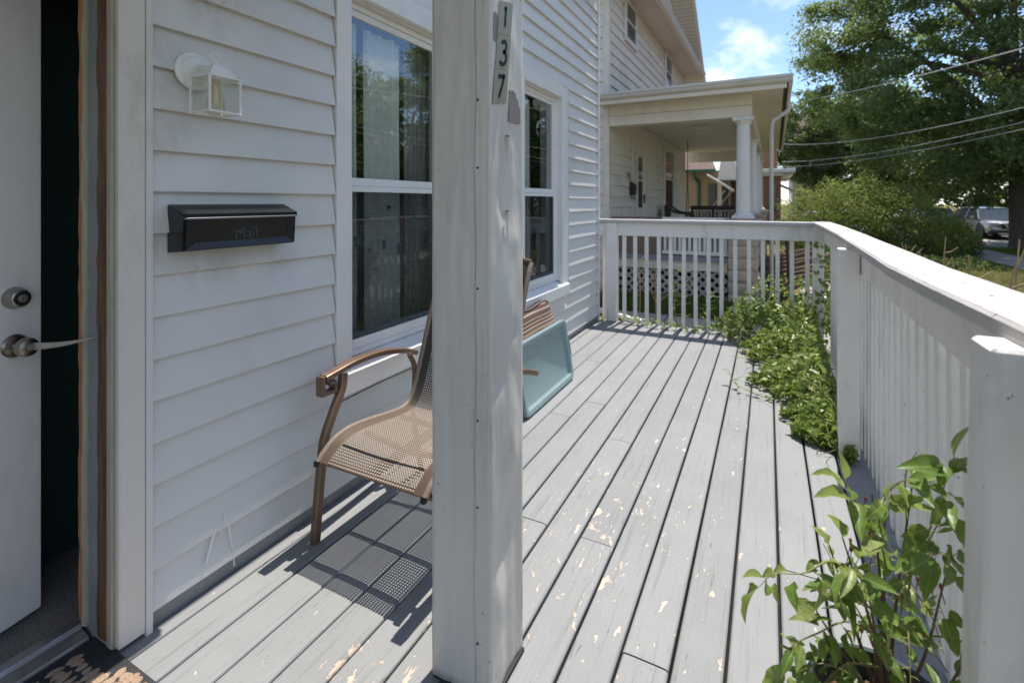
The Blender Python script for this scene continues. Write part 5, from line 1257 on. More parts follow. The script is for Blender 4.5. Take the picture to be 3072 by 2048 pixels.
nbp('downspout', MB().tube(spline([(2.95, 0.9, 3.06), (2.94, 0.9, 2.92), (2.78, 0.75, 2.78), (2.70, 0.70, 2.68), (2.69, 0.70, 2.2), (2.69, 0.70, -0.3)], 6), 0.036, 10), 'gutter', smooth=True)
nbp('ceiling_light', MB().cbox(1.10, 1.38, 2.95, 3.23, 2.98, 3.055, .01), 'white_far')
# side railing: boarded half and white balusters
nbp('boarded_panel', MB().box(0.06, 0.98, 0.02, 0.06, 0.391, 1.06), 'brown_panel')
sp_ = link('porch_rail', None, nb, local=True)
nbp('top_rail', MB().cbox(0.985, 2.06, 0.0, 0.09, 1.0, 1.06, .004), 'white_far', sp_); nbp('bottom_rail', MB().cbox(0.985, 2.06, 0.01, 0.08, 0.42, 0.48, .004), 'white_far', sp_)
bl = MB().cbox(-0.022, 0.022, 0.025, 0.065, 0.482, 0.998, .003).mesh('baluster', M['white_far'])
for i in range(13): link('baluster', bl, sp_, local=True, M=Matrix.Translation((1.03+0.082*i, 0, 0)))
far_r = link('porch_rail', None, nb, local=True)
nbp('top_rail', MB().cbox(0.06, 2.06, YE-.03, YE+.05, 1.0, 1.06, .004), 'white_far', far_r)
for i in range(18): link('baluster', bl, far_r, local=True, M=Matrix.Translation((0.12+0.11*i, YE-0.04, 0)))
# wall-hung things on the neighbour's porch
NM = MW[nb]
def digits135():
    segs = {'1': [[(0.03, 0), (0.03, 0.13)], [(0.03, 0.13), (0.012, 0.11)]], '3': [[(0.0, 0.12), (0.03, 0.13), (0.05, 0.105), (0.045, 0.08), (0.025, 0.068)], [(0.025, 0.068), (0.052, 0.055), (0.055, 0.025), (0.03, 0.0), (0.0, 0.012)]], '5': [[(0.055, 0.13), (0.012, 0.13), (0.008, 0.072)], [(0.008, 0.072), (0.04, 0.08), (0.056, 0.05), (0.045, 0.01), (0.02, 0.0), (0.0, 0.012)]]}
    for i, c_ in enumerate('135'):
        mb = MB()
        for p in segs[c_]:
            V, F = stroke(p, 0.020); n_ = len(V)
            y0 = 1.28+0.105*i; z0 = 1.83-0.022*i
            W_ = [tuple(NM @ Vector((0.030, y0+v.x, z0+v.y))) for v in V]+[tuple(NM @ Vector((0.024, y0+v.x, z0+v.y))) for v in V]
            mb.add(W_, F+[tuple(n_+k for k in f[::-1]) for f in F])
        o = mb.build('house_number', M['ink'], None, recalc=False)
        tag(o, 'black metal %s on the beige porch wall next door' % {'1': 'figure one, leftmost of three,', '3': 'figure three, middle of three,', '5': 'figure five, rightmost of three,'}[c_], 'house number', 'black house numbers next door')
digits135()
nm = thing('neighbour_mailbox', 'small dark mailbox below the black numbers on the beige porch wall', 'mailbox', tuple(NM @ Vector((0.02, 1.62, 1.45))))
MB().prism([(0.022, 1.46), (0.10, 1.48), (0.12, 1.68), (0.03, 1.76), (0.022, 1.76)], 'y', 1.50, 1.74, NM).build('box', M['dark_metal'], nm)
MB().tube([NM @ Vector(p) for p in ((0.06, 1.54, 1.46), (0.09, 1.54, 1.40), (0.10, 1.62, 1.385), (0.09, 1.70, 1.40), (0.06, 1.70, 1.46))], 0.008, 6).build('paper_hook', M['dark_metal'], nm)
# porch swing on chains
sw = thing('porch_swing', 'dark wicker bench swing hanging by chains on the porch next door', 'swing', tuple(NM @ Vector((1.2, 6.0, 0.6))))
def swp(name, mb, m='wicker'):
    mb.v = [tuple(NM @ Vector(p)) for p in mb.v]; return mb.build(name, M[m], sw)
swp('seat', MB().cbox(0.62, 1.80, 5.45, 6.0, 0.74, 0.80, .01))
swp('back_frame', MB().cbox(0.60, 1.82, 6.02, 6.07, 1.10, 1.22, .01).cbox(0.60, 0.67, 6.02, 6.07, 0.78, 1.10, .008).cbox(1.75, 1.82, 6.02, 6.07, 0.78, 1.10, .008).cbox(1.16, 1.24, 6.02, 6.07, 0.80, 1.10, .008))
for i in range(11): swp('back_slat', MB().cbox(0.685+0.042*i, 0.705+0.042*i, 6.03, 6.05, 0.80, 1.10, .003)); swp('back_slat', MB().cbox(1.27+0.042*i, 1.29+0.042*i, 6.03, 6.05, 0.80, 1.10, .003))
for i in range(5): swp('back_slat', MB().cbox(0.672, 1.748, 6.052, 6.064, 0.84+0.052*i, 0.858+0.052*i, .003))
for x in (0.56, 1.86):
    swp('armrest', MB().cbox(x-0.04, x+0.04, 5.45, 6.05, 0.98, 1.03, .01)); swp('arm_post', MB().cbox(x-0.025, x+0.025, 5.50, 5.56, 0.78, 0.979, .006))
    swp('chain', MB().tube([(x, 5.52, 1.03), (x, 5.74, 1.9), (x, 5.76, 3.06)], 0.010, 6), 'dark_metal'); swp('chain', MB().tube([(x, 6.02, 1.03), (x, 5.79, 1.9), (x, 5.77, 3.06)], 0.010, 6), 'dark_metal')
# dark armchair left of the swing
ac = thing('porch_armchair', 'dark curved-arm wicker chair against the porch wall next door', 'chair', tuple(NM @ Vector((0.5, 4.6, 0.39))))
def acp(name, mb):
    mb.v = [tuple(NM @ Vector(p)) for p in mb.v]; return mb.build(name, M['wicker'], ac, smooth=40)
acp('seat', MB().cbox(0.28, 0.80, 4.30, 4.86, 0.74, 0.80, .01)); acp('backrest', MB().cbox(0.20, 0.27, 4.30, 4.86, 0.80, 1.22, .02))
for y in (4.27, 4.89):
    acp('armrest', MB().tube(spline([(0.22, y, 1.24), (0.32, y, 1.17), (0.50, y, 1.06), (0.74, y, 1.03), (0.84, y, 0.98), (0.84, y, 0.88)], 5), 0.03, 8))
    acp('leg', MB().tube([(0.80, y, 0.9), (0.82, y, 0.392)], 0.025, 8)); acp('leg', MB().tube([(0.24, y, 0.9), (0.20, y, 0.392)], 0.025, 8))
# board pile beside the pier
bp_ = thing('board_pile', 'pile of weathered brown boards leaning beside the block pier next door', 'board pile', (1.95, 10.3, GZ))
for i in range(9):
    MB().cbox(-0.75, 0.75, -0.018, 0.018, -0.07, 0.07, .004, at((2.05+0.03*rnd.uniform(-1, 1), 9.98+0.11*i, GZ+0.20+0.062*i), (R(rnd.uniform(-5, 5)), 'Z'), (R(-16+rnd.uniform(-3, 3)), 'Y'), (R(52), 'X'))).build('board', M['old_wood'], bp_)
MB().cbox(-0.45, 0.45, -0.05, 0.05, -0.06, 0.05, .008, at((2.65, 9.75, GZ+0.09), (R(24), 'Z'))).build('board', M['white_far'], bp_)
tag(MB().tube([(2.05, 9.9, GZ+.03), (2.0, 10.25, 0.85)], 0.022, 8).build('leaning_pole', M['dark_metal'], None), 'thin dark pole leaning on the board pile next door', 'pole')
tag(MB().cbox(-0.45, 0.45, -0.05, 0.05, -0.03, 0.03, .004, at((-0.18, 7.05, GZ+0.08), (R(-32), 'Z'))).build('downspout_extension', M['white_far'], None), 'white downspout extension lying on the path behind the far railing', 'gutter pipe')

# ================================================================== HOUSES FURTHER ALONG
fh = thing('yellow_brick_house', 'yellow brick house with green gutter beyond the porch next door', 'house', (-2, 24, GZ))
MB().box(-9, 0.2, 24.2, 34, GZ, 2.75).build('wall', M['yellow_brick'], fh)
MB().add([(-9.3, 23.8, 2.78), (-0.35, 23.8, 2.78), (-1.6, 29, 5.3), (-9.3, 29, 5.3), (-9.3, 23.8, 2.70), (-0.35, 23.8, 2.70), (-1.6, 29, 5.2), (-9.3, 29, 5.2)], [(0, 1, 2, 3), (7, 6, 5, 4), (0, 4, 5, 1), (1, 5, 6, 2), (3, 2, 6, 7), (0, 3, 7, 4)]).build('roof', M['shingle'], fh)
MB().cbox(-9.3, -0.40, 23.66, 23.80, 2.66, 2.80, .01).build('gutter', M['green_metal'], fh)
MB().tube(spline([(-1.28, 23.7, 2.66), (-1.25, 23.8, 2.45), (-1.13, 24.12, 2.25), (-1.12, 24.14, 1.9), (-1.12, 24.14, GZ)], 5), 0.075, 8).build('downspout', M['green_metal'], fh, smooth=True)
MB().add([(-0.32, 24.0, 2.3), (0.55, 24.0, 2.3), (0.30, 24.0, 3.7), (-0.05, 24.0, 3.9), (-0.32, 34, 2.3), (0.55, 34, 2.3), (0.30, 34, 3.7), (-0.05, 34, 3.9)], [(0, 1, 2, 3), (7, 6, 5, 4), (0, 4, 5, 1), (1, 5, 6, 2), (2, 6, 7, 3), (3, 7, 4, 0)]).build('gable_trim', M['beige_trim'], fh)
for (a, b) in ((-0.72, -0.36), (-0.10, 0.14)):
    MB().box(a, b, 24.15, 24.19, 0.6, 2.15).build('window', M['pane_far'], fh)
MB().box(-0.32, -0.14, 24.14, 24.19, 0.6, 2.2).build('window_trim', M['beige_trim'], fh)
aw = MB(); aw.add([(-0.75, 24.1, 2.62), (-0.6, 22.6, 2.5), (0.42, 22.5, 1.86), (0.40, 24.1, 1.86), (-0.75, 24.1, 2.56), (-0.6, 22.6, 2.44), (0.42, 22.5, 1.74), (0.40, 24.1, 1.74)], [(0, 1, 2, 3), (7, 6, 5, 4), (0, 4, 5, 1), (1, 5, 6, 2), (2, 6, 7, 3)])
aw.build('awning', M['awning'], fh)
for x in (0.36, 0.1): MB().tube([(x, 22.6, 1.8), (x-0.75, 24.1, 0.9)], 0.02, 6).build('awning_strut', M['awning'], fh)
MB().box(0.21, 1.5, 26.0, 34, GZ, 2.5).build('porch_wall', M['red_brick'], fh)
bh = thing('brown_brick_porch_house', 'brown brick house corner with pale porch roof behind the white downspout', 'house', (1.8, 26, GZ))
MB().box(1.52, 2.20, 24.0, 34.0, GZ, 2.42).build('wall', M['red_brick'], bh)
MB().cbox(1.2, 2.72, 23.5, 34.3, 2.56, 2.72, .01).build('porch_roof', M['white_far'], bh)
MB().cbox(1.3, 2.3, 23.7, 34.0, 2.425, 2.555, .01).build('fascia', M['beige_trim'], bh)
MB().box(1.4, 2.1, 27.0, 34.0, 2.73, 4.2).build('upper_wall', M['red_brick'], bh)
MB().box(1.7, 2.0, 23.96, 23.99, 0.9, 2.0).build('window', M['pane_far'], bh)
MB().add([(2.2, 27.0, 2.2), (2.2, 29.0, 2.2), (3.1, 29.0, 1.75), (3.1, 27.0, 1.75), (2.2, 27.0, 2.14), (2.2, 29.0, 2.14), (3.1, 29.0, 1.69), (3.1, 27.0, 1.69)], [(0, 1, 2, 3), (7, 6, 5, 4), (0, 4, 5, 1), (1, 5, 6, 2), (2, 6, 7, 3), (3, 7, 4, 0)]).build('awning', M['awning'], bh)
def simple_house(name, label, x0, x1, y0, y1, h, m, axis='y'):
    t = thing(name, label, 'house', ((x0+x1)/2, (y0+y1)/2, GZ))
    MB().box(x0, x1, y0, y1, GZ, h).build('wall', M[m], t)
    if axis == 'y': MB().prism([(x0-.4, h), (x1+.4, h), ((x0+x1)/2, h+(x1-x0)*0.42)], 'y', y0-.4, y1+.4).build('roof', M['shingle'], t)
    else: MB().prism([(y0-.4, h), (y1+.4, h), ((y0+y1)/2, h+(y1-y0)*0.42)], 'x', x0-.4, x1+.4).build('roof', M['shingle'], t)
    for k in range(3):
        yy = y0+(y1-y0)*(0.2+0.3*k)
        for zz in ((0.6, 2.0), (3.3, 4.6)):
            if zz[1] < h:
                f = MB().box(x0-0.04, x0-0.001, yy-0.55, yy+0.55, zz[0]-.08, zz[1]+.08).build('window', M['white_far'], t)
                MB().box(x0-0.05, x0-0.041, yy-0.45, yy+0.45, zz[0], zz[1]).build('pane', M['pane_far'], f)
    for k in range(3):
        xx = x0+(x1-x0)*(0.2+0.3*k)
        for zz in ((0.6, 2.0), (3.3, 4.6)):
            if zz[1] < h:
                f = MB().box(xx-0.55, xx+0.55, y0-0.04, y0-0.001, zz[0]-.08, zz[1]+.08).build('window', M['white_far'], t)
                MB().box(xx-0.45, xx+0.45, y0-0.05, y0-0.041, zz[0], zz[1]).build('pane', M['pane_far'], f)
    return t
simple_house('stucco_house', 'pinkish house half hidden behind the tree crowns down the street', 3.5, 7.0, 47, 56, 5.4, 'pink_house', 'x')
simple_house('grey_house', 'grey-green house across the street', 27, 36, 10, 20, 5.2, 'dark_green_house')
simple_house('blue_house', 'pale blue house across the street further along', 27, 36, 26, 36, 5.2, 'flower_house')
simple_house('white_house', 'white house across the street far down', 27, 36, 44, 54, 5.2, 'white_far')

# ================================================================== TREES AND SHRUBS
def tree(name, label, base, h, tr, cc, rad, nl, size, m, seed, clumps=90, csig=0.16, group=None, cat='tree', shell=0.55, trunk_mat='bark', limbs=9):
    rg = np.random.default_rng(seed); base = np.array(base, float); cc = np.array(cc, float); rad = np.array(rad, float)
    t = thing(name, label, cat, tuple(base), group=group)
    d = rg.normal(size=(clumps, 3)); d /= np.linalg.norm(d, axis=1)[:, None]
    rr = (shell+(1-shell)*rg.random(clumps)**0.5)*(0.86+0.22*rg.random(clumps))
    K = cc+d*rr[:, None]*rad
    K = K[K[:, 2] > base[2]+0.25]
    w = 0.5+rg.random(len(K)); w /= w.sum(); pick = rg.choice(len(K), nl, p=w)
    sg = csig*rad.mean()*(0.7+0.6*rg.random(len(K)))
    off = rg.normal(size=(nl, 3))*sg[pick][:, None]*np.array([1, 1, .62])
    C = K[pick]+off; C[:, 2] = np.maximum(C[:, 2], base[2]+0.1)
    outw = (C-cc)/rad; outw /= np.maximum(np.linalg.norm(outw, axis=1)[:, None], 1e-3)
    Nn = rg.normal(size=(nl, 3))*0.55+outw*0.45+np.array([0, 0, .55])
    leafcloud('crown', C, Nn, size, 0.72, m, seed+1, t)
    mb = MB(); top = Vector(cc+np.array([0, 0, rad[2]*0.35])); b0 = Vector(base); b0.z -= 0.1
    mid = b0.lerp(Vector(cc), 0.45)+Vector((rg.uniform(-.2, .2), rg.uniform(-.2, .2), 0))
    mb.tube(spline([b0, b0+Vector((0, 0, 0.35)), mid, Vector(cc), top], 5), [tr*1.35]+[tr*1.1]*4+[tr*(1-.85*i/15) for i in range(16)], 12)
    for i in range(limbs):
        k = K[rg.integers(len(K))]; s_ = b0.lerp(Vector(cc), rg.uniform(.4, .85)); e = Vector(k)
        mb.tube(spline([s_, s_.lerp(e, .5)+Vector((0, 0, rad[2]*.08)), e], 4), [tr*.45*(1-.8*j/8) for j in range(9)], 7)
    mb.build('trunk', M[trunk_mat], t, smooth=True)
    return t
tree('street_maple', 'large green maple spreading over the right of the view from the verge', (10.02, 25.0, GZ), 13, 0.32, (9.7, 24.6, 7.4), (6.9, 5.8, 6.2), 185000, 0.125, M['leaf_tree'], 3, clumps=720, csig=0.046, shell=0.45, limbs=16)
tree('background_tree', 'dark tree between the neighbour\'s porch roof and the maple', (4.6, 40.0, GZ), 9, 0.3, (4.7, 40, 5.6), (2.9, 2.8, 3.6), 30000, 0.16, M['leaf_dark'], 12, clumps=240, csig=0.075)
tree('background_tree', 'dark tree filling the gap behind the clipped shrub and maple', (9.5, 46.0, GZ), 10, 0.3, (9.0, 46, 5.2), (4.5, 3.5, 4.8), 15000, 0.28, M['leaf_dark'], 14, clumps=110, csig=0.12)
tree('opposite_tree', 'tall tree across the street mirrored in the nearer window', (21.5, 20.0, GZ), 11, 0.4, (21.5, 20, 6.0), (5.0, 4.6, 4.8), 15000, 0.26, M['leaf_tree'], 22, clumps=120, csig=0.10, group='trees across the street')
tree('opposite_tree', 'broad tree across the street opposite the maple', (21.8, 29.5, GZ), 11, 0.4, (21.8, 29.5, 6.3), (5.4, 4.8, 5.0), 15000, 0.27, M['leaf_dark'], 24, clumps=120, csig=0.10, group='trees across the street')
tree('opposite_tree', 'tree across the street beyond the parked cars', (21.6, 40.0, GZ), 10, 0.4, (21.6, 40, 5.6), (5.2, 4.8, 4.6), 11000, 0.3, M['leaf_tree'], 26, clumps=90, csig=0.11, group='trees across the street')
tree('opposite_tree', 'tree across the street nearest to this porch', (22.0, 9.0, GZ), 10, 0.4, (22, 9, 5.6), (4.6, 4.4, 4.5), 9000, 0.3, M['leaf_dark'], 28, clumps=90, csig=0.11, group='trees across the street')
for i_, (x_, y_, l_) in enumerate([(13.0, 62.0, 'far tree at the end of the near kerb'), (20.5, 66.0, 'far tree at the end of the street, right'), (27.0, 60.0, 'far tree behind the white house across the street')]):
    tree('far_tree', l_, (x_, y_, GZ), 10, 0.35, (x_, y_, 5.2), (5.0, 4.0, 5.0), 8000, 0.42, M['leaf_dark'], 70+i_, clumps=80, csig=0.13, group='far trees closing the street')
# big clipped shrub (several lobes, one plant)
def shrub(name, label, lobes, base, nl, size, m, seed):
    rg = np.random.default_rng(seed); t = thing(name, label, 'shrub', base); Cs = []; Ns = []
    for (c, r, w) in lobes:
        n = int(nl*w); d = rg.normal(size=(n, 3)); d /= np.linalg.norm(d, axis=1)[:, None]
        rr = (0.35+0.65*rg.random(n)**0.4)*(1+0.16*np.sin(d[:, 0]*9+d[:, 2]*7)+0.10*np.sin(d[:, 1]*13+d[:, 2]*11))
        C = np.array(c)+d*rr[:, None]*np.array(r); C[:, 2] = np.maximum(C[:, 2], GZ+0.04); Cs.append(C); Ns.append(rg.normal(size=(n, 3))*.7+d*.5+np.array([0, 0, .4]))
    leafcloud('foliage', np.vstack(Cs), np.vstack(Ns), size, 0.42, m, seed+1, t)
    mb = MB()
    for (c, r, w) in lobes:
        for k in range(4):
            e = Vector(c)+Vector((rg.uniform(-.5, .5)*r[0], rg.uniform(-.5, .5)*r[1], rg.uniform(0, .5)*r[2])); b = Vector((base[0]+(c[0]-base[0])*.7, base[1], base[2]-.05))
            mb.tube(spline([b, b.lerp(e, .5)+Vector((rg.uniform(-.1, .1), 0, .05)), e], 4), [.035*(1-.7*j/8) for j in range(9)], 6)
    mb.build('stems', M['bark'], t, smooth=True); return t
shrub('yew_shrub', 'large spreading yew shrub in front of the brick house beside the lawn', [((3.2, 18.6, 0.75), (1.25, 1.3, 1.15), .25), ((4.2, 18.4, 0.95), (1.4, 1.4, 1.15), .3), ((5.25, 18.6, 0.70), (1.3, 1.3, 1.05), .25), ((6.2, 18.9, 0.25), (0.9, 1.0, .62), .10), ((2.65, 18.2, 0.2), (0.75, .9, .6), .10)], (4.2, 18.5, GZ), 30000, 0.075, M['leaf_bush'], 40)
shrub('low_shrub', 'low dark shrub at the right end of the yew beside the sidewalk', [((6.75, 20.3, 0.25), (.75, .8, .65), .6), ((7.0, 20.0, 0.0), (.6, .6, .4), .4)], (6.8, 20.2, GZ), 3800, 0.10, M['leaf_dark'], 44)
shrub('ground_ivy', 'low dark green ground cover under the yew shrub', [((4.4, 16.6, GZ+.08), (2.4, .8, .25), .6), ((6.1, 17.0, GZ+.06), (1.0, .9, .22), .4)], (4.6, 16.6, GZ), 7000, 0.09, M['leaf_dark'], 47)
# foundation stones by the lawn edge
for i, (x, y, s_) in enumerate([(4.45, 12.9, .17), (4.8, 12.8, .2), (5.15, 12.95, .15)]):
    mb = MB(); mb.lathe([(0, -s_*.6), (s_*.8, -s_*.4), (s_, 0), (s_*.8, s_*.35), (s_*.3, s_*.5), (0, s_*.5)], 9, at((x, y, GZ+.05), (i, 'Z')) @ Matrix.Diagonal((1.3, .9, .8, 1)))
    tag(mb.build('edging_stone', M['block'], None, smooth=True), ['left rough stone edging the lawn in front of the yew', 'middle rough stone edging the lawn in front of the yew', 'right rough stone edging the lawn in front of the yew'][i], 'stone', 'stones edging the lawn')
# weeds between the houses
def weed(x, y, h, label, dry=False, seed=0, leaves=26, lsc=.8):
    rr = random.Random(seed); t = thing('dry_stalk' if dry else 'tall_weed', label, 'weed', (x, y, GZ))
    top = Vector((x+rr.uniform(-.06, .06), y+rr.uniform(-.05, .05), GZ+h)); b = Vector((x, y, GZ)); pth = spline([b, b.lerp(top, .5)+Vector((rr.uniform(-.03, .03), 0, 0)), top], 6)
    MB().tube(pth, [.008*(1-.6*i/12) for i in range(13)], 6).build('stem', M['dry'] if dry else M['stem_green'], t, smooth=True)
    if dry:
        for k in range(5):
            p = pth[rr.randint(5, 11)]; e = p+Vector((rr.uniform(-.16, .16), rr.uniform(-.1, .1), rr.uniform(.08, .26)))
            MB().tube([p, p.lerp(e, .5)+Vector((0, 0, .02)), e], [.005, .004, .003], 5).build('twig', M['dry'], t, smooth=True)
    else:
        for k in range(leaves):
            p = pth[min(12, 3+int(k*10/leaves))]; a = k*2.4
            link('leaf', lw, t, M=orient(p, (math.cos(a), math.sin(a), .5), rr.uniform(-.3, .3), sc=rr.uniform(.7, 1.1)*lsc))
lw = leafmesh('weed_leaf', .15, .022, .3, .3, M['leaf_vine'])
weed(0.82, 6.35, .92, 'tall green weed with narrow leaves behind the fifth baluster', seed=1); weed(1.06, 6.3, .62, 'shorter green weed with a leafy top behind the far railing', seed=2, leaves=30); weed(0.70, 6.5, .70, 'slim green weed left of the tallest one behind the far railing', seed=4, leaves=18)
weed(0.28, 6.2, 1.05, 'tall dry brown stalk behind the left of the far railing', True, 5); weed(0.48, 6.3, .95, 'branching dry stalk right of the tallest dry one', True, 7); weed(0.72, 6.1, .85, 'short dry stalk among the green weeds', True, 9)
def dead(x, y, h, label, seed, spread=.25):
    rr = random.Random(seed); t = thing('dead_branch', label, 'plant', (x, y, GZ)); b = Vector((x, y, GZ))
    for k in range(4):
        e = b+Vector((rr.uniform(-spread, spread), rr.uniform(-.1, .1), h*rr.uniform(.86, 1.04))); m_ = b.lerp(e, .55)+Vector((rr.uniform(-.04, .04), 0, 0))
        MB().tube(spline([b, m_, e], 5), [.0105*(1-.55*i/10) for i in range(11)], 7).build('branch', M['dry'], t, smooth=True)
        for f_ in (.25, .5, .75):
            p = m_.lerp(e, f_); q = p+Vector((rr.uniform(-.12, .12), rr.uniform(-.05, .05), rr.uniform(.05, .13)))
            MB().tube([p, p.lerp(q, .5)+Vector((0, 0, -.012)), q], [.006, .005, .0035], 6).build('twig', M['dry'], t, smooth=True)
dead(3.02, 6.0, 1.40, 'cluster of dead pruned branches beyond the rail, nearer the shrub', 3, .24); dead(2.87, 4.0, 1.50, 'dead pruned branches rising over the rail above the dry lawn', 8, .20)
# grass blades
def grass(name, label, x0, x1, y0, y1, n, hgt, m, seed, excl=None):
    rg = np.random.default_rng(seed); X = rg.uniform(x0, x1, n); Y = rg.uniform(y0, y1, n)
    if excl is not None:
        k = ~excl(X, Y); X, Y = X[k], Y[k]; n = len(X)
    H = hgt*(.5+rg.random(n)); A = rg.uniform(0, 6.28, n); wd = .006+.005*rg.random(n); ln = rg.normal(0, .5, (n, 2))*H[:, None]
    base = np.stack([X, Y, np.full(n, GZ-.005)], 1); q = np.stack([np.cos(A)*wd, np.sin(A)*wd, 0*A], 1); tip = base+np.stack([ln[:, 0], ln[:, 1], H], 1)
    V = np.stack([base-q, base+q, tip], 1).reshape(-1, 3); me = bpy.data.meshes.new(name); me.vertices.add(3*n); me.vertices.foreach_set('co', V.astype(np.float32).ravel())
    me.loops.add(3*n); me.loops.foreach_set('vertex_index', np.arange(3*n).astype(np.int32)); me.polygons.add(n); me.polygons.foreach_set('loop_start', (np.arange(n)*3).astype(np.int32)); me.polygons.foreach_set('loop_total', np.full(n, 3, np.int32))
    me.update(calc_edges=True); me.materials.append(m); return tag(link(name, me), label, 'grass', kind='stuff')
grass('lawn_grass', 'dry short grass of the front lawn', 2.3, 7.3, 4.5, 17, 42000, .06, M['blade'], 60, lambda x, y: ((y > 6.5) & (y < 7.7)) | ((x < 3.55) & (y > 9.6)))
grass('verge_grass', 'grass on the verge between sidewalk and street', 8.6, 10.25, 8, 24.5, 16000, .07, M['blade_green'], 61)
grass('side_grass', 'green grass in the gap between the two houses', -1.0, 2.2, 7.7, 9.0, 7000, .13, M['blade_green'], 62)
grass('near_side_grass', 'grass and weeds along the foot of the deck', -0.5, 2.3, 5.55, 6.5, 3500, .12, M['blade_green'], 63)

# ================================================================== CARS
def car(name, label, x, y, rz, paint, suv=True, group='cars parked along the street'):
    t = thing(name, label, 'car', (x, y, -0.505), rz, group)
    def cp(n_, mb, m, parent=None, smooth=False): return mb.build(n_, M[m] if isinstance(m, str) else m, parent or t, smooth, local=True)
    L_, Wd = 4.65, 0.92; hB = 0.92 if suv else 0.86; hR = 1.56 if suv else 1.42
    # lower body loft (y from front -L/2 to rear)
    st = [(-2.32, .60, .34, .62), (-2.26, .78, .26, .80), (-2.05, .88, .22, .90), (-1.5, .915, .22, hB-.02), (-0.9, .92, .22, hB+.04), (0, .92, .22, hB+.05), (1.2, .92, .22, hB+.06), (2.0, .90, .24, hB+.06), (2.26, .84, .30, hB), (2.33, .70, .40, hB-.14)]
    V = []; k = 12
    for (yy, w, z0, z1) in st:
        zm = (z0+z1)/2
        half = [(w*.80, z0), (w*.97, z0+.10), (w, zm-.05), (w*.985, zm+.12), (w*.95, z1-.06), (w*.82, z1)]
        V += [(p[0], yy, p[1]) for p in half]+[(-p[0], yy, p[1]) for p in half[::-1]]
    F = [tuple(range(k)), tuple(range(len(st)*k-1, (len(st)-1)*k-1, -1))]+[(s_*k+i, s_*k+(i+1) % k, (s_+1)*k+(i+1) % k, (s_+1)*k+i) for s_ in range(len(st)-1) for i in range(k)]
    cp('body', MB().add(V, F), paint, smooth=35)
    # cabin: glass volume, roof, pillars
    zb = hB+.02; yf0, yf1, yr1, yr0 = -1.15, -.42, 1.75 if suv else 1.15, 2.2 if suv else 1.9
    wb, wt = .84, .64
    gv = [(-wb, yf0, zb), (wb, yf0, zb), (wb, yr0, zb), (-wb, yr0, zb), (-wt, yf1, hR-.05), (wt, yf1, hR-.05), (wt, yr1, hR-.05), (-wt, yr1, hR-.05)]
    cp('cabin_glass', MB().add(gv, [(0, 1, 5, 4), (1, 2, 6, 5), (2, 3, 7, 6), (3, 0, 4, 7), (4, 5, 6, 7)]), 'car_glass')
    rv = []
    for (yy, zz, w) in ((yf1-.05, hR-.06, wt), (yf1+.25, hR-.01, wt+.01), (.5, hR+.02, wt+.01), (yr1-.2, hR-.01, wt), (yr1+.08, hR-.07, wt-.02)):
        rv += [(-w-.02, yy, zz-.05), (-w*.8, yy, zz), (0, yy, zz+.015), (w*.8, yy, zz), (w+.02, yy, zz-.05)]
    cp('roof', MB().add(rv, [(s_*5+i, s_*5+i+1, (s_+1)*5+i+1, (s_+1)*5+i) for s_ in range(4) for i in range(4)]), paint, smooth='all')
    for sg in (-1, 1):
        for (a, b) in (((wb, yf0, zb), (wt, yf1, hR-.05)), ((wb+.005, .35, zb), (wt+.01, .35, hR-.05)), ((wb, yr0-.5, zb), (wt, yr1-.3, hR-.05)), ((wb, yr0, zb), (wt, yr1, hR-.05))):
            cp('pillar', MB().tube([(sg*a[0], a[1], a[2]), (sg*b[0], b[1], b[2])], .045, 6), paint)
        cp('mirror', MB().cbox(sg*.92 if sg > 0 else -1.12, 1.12 if sg > 0 else -.92, -.95, -.85, zb+.02, zb+.17, .03), paint)
        for yy in (-1.42, 1.42):
            w_ = link('wheel', None, t, local=True)
            cp('tyre', MB().lathe([(.20, -.11), (.33, -.11), (.355, -.08), (.355, .08), (.33, .11), (.20, .11)], 28, at((sg*.80, yy, .355), (R(90), 'Y'))), 'tyre', w_, smooth=40)
            cp('rim', MB().lathe([(0, .095), (.06, .10), (.10, .085), (.205, .095), (.215, .115), (.19, .118)], 20, at((sg*.80, yy, .355), (R(90*sg), 'Y'))), 'chrome', w_, smooth=40)
            cp('wheel_arch', MB().lathe([(.36, -.05), (.43, -.05), (.43, .125), (.36, .125)], 28, at((sg*.80, yy, .37), (R(90*sg), 'Y'))), 'plastic', smooth=40)
        cp('headlight', MB().cbox(min(sg*.50, sg*.86), max(sg*.50, sg*.86), -2.29, -2.10, .70, .84, .03), 'lens')
        cp('indicator', MB().cbox(min(sg*.66, sg*.84), max(sg*.66, sg*.84), -2.27, -2.12, .56, .64, .02), 'amber')
        cp('sill_trim', MB().cbox(min(sg*.86, sg*.935), max(sg*.86, sg*.935), -1.0, 1.0, .22, .34, .02), 'plastic')
        cp('door_handle', MB().cbox(min(sg*.90, sg*.945), max(sg*.90, sg*.945), -.05, .15, .84, .88, .01), paint)
    cp('grille', MB().cbox(-.42, .42, -2.345, -2.26, .52, .78, .03), 'plastic'); cp('grille_bar', MB().prism([(-.36, .79), (-.30, .79), (-.12, .60), (.12, .60), (.30, .79), (.36, .79), (.16, .54), (-.16, .54)], 'y', -2.36, -2.346), 'chrome')
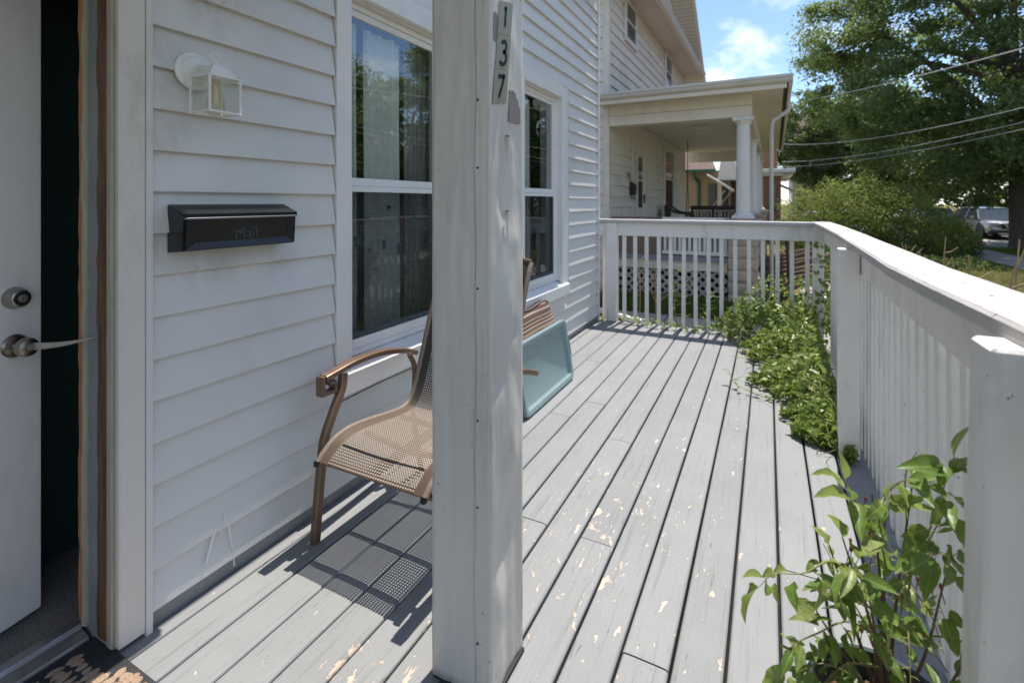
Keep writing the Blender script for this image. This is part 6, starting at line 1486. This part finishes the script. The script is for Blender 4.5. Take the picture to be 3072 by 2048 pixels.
    cp('bumper', MB().cbox(-.86, .86, -2.36, -2.15, .26, .44, .05), 'plastic'); cp('skid_strip', MB().cbox(-.55, .55, -2.372, -2.361, .27, .33, .005), 'chrome')
    cp('number_plate', MB().cbox(-.16, .16, -2.385, -2.347, .46, .54, .004), 'white_far')
    cp('tail_light', MB().cbox(.62, .86, 2.20, 2.32, .78, 1.0, .03).cbox(-.86, -.62, 2.20, 2.32, .78, 1.0, .03), 'car_red')
    return t
car('parked_car', 'pewter grey SUV parked facing us beside the big trunk', 11.95, 34.4, R(4), M['car_grey'])
car('parked_car', 'blue car parked behind the grey SUV', 11.9, 43.5, 0, M['car_blue'], False)
car('parked_car', 'dark red car parked furthest along the near kerb', 11.9, 50.0, 0, M['car_red'], False)
car('parked_car', 'white car parked in the drive behind the yew shrub', 4.6, 26.8, R(90), M['car_white'], False, 'cars off the street')
car('parked_car', 'white car parked on the far side of the street', 18.0, 37, R(180), M['car_white'], False)

# ================================================================== CABLES
up_ = thing('utility_pole', 'wooden utility pole on the near verge, carrying the overhead cables', 'utility pole', (9.3, 6.9, GZ))
MB().lathe([(.15, GZ), (.11, 8.5)], 14, Matrix.Translation((9.3, 6.9, 0))).build('pole', M['pole'], up_, smooth=30)
MB().cbox(8.5, 10.1, 6.84, 6.96, 7.6, 7.72, .01).build('crossarm', M['pole'], up_)
for (a, b, r_, sg_, l) in [((9.3, 6.9, 4.3), (2.98, 27, 6.05), .016, .28, 'thick pale service cable crossing high in front of the maple'), ((9.3, 6.9, 4.0), (2.29, 27, 4.09), .009, .71, 'thinner cable crossing the middle of the maple'), ((9.3, 6.9, 3.8), (2.29, 27, 3.25), .008, .57, 'upper of the two lowest thin cables above the yew shrub'), ((9.3, 6.9, 3.6), (2.29, 27, 3.0), .007, .50, 'lowest thin cable crossing above the yew shrub')]:
    a, b = Vector(a), Vector(b); P_ = []
    for k in range(61):
        t_ = k/60; p = a.lerp(b, t_); p.z -= sg_*4*t_*(1-t_); P_.append(p)
    tag(MB().tube(P_, r_, 6).build('overhead_cable', M['cable'], None, smooth=True), l, 'cable', 'overhead cables')
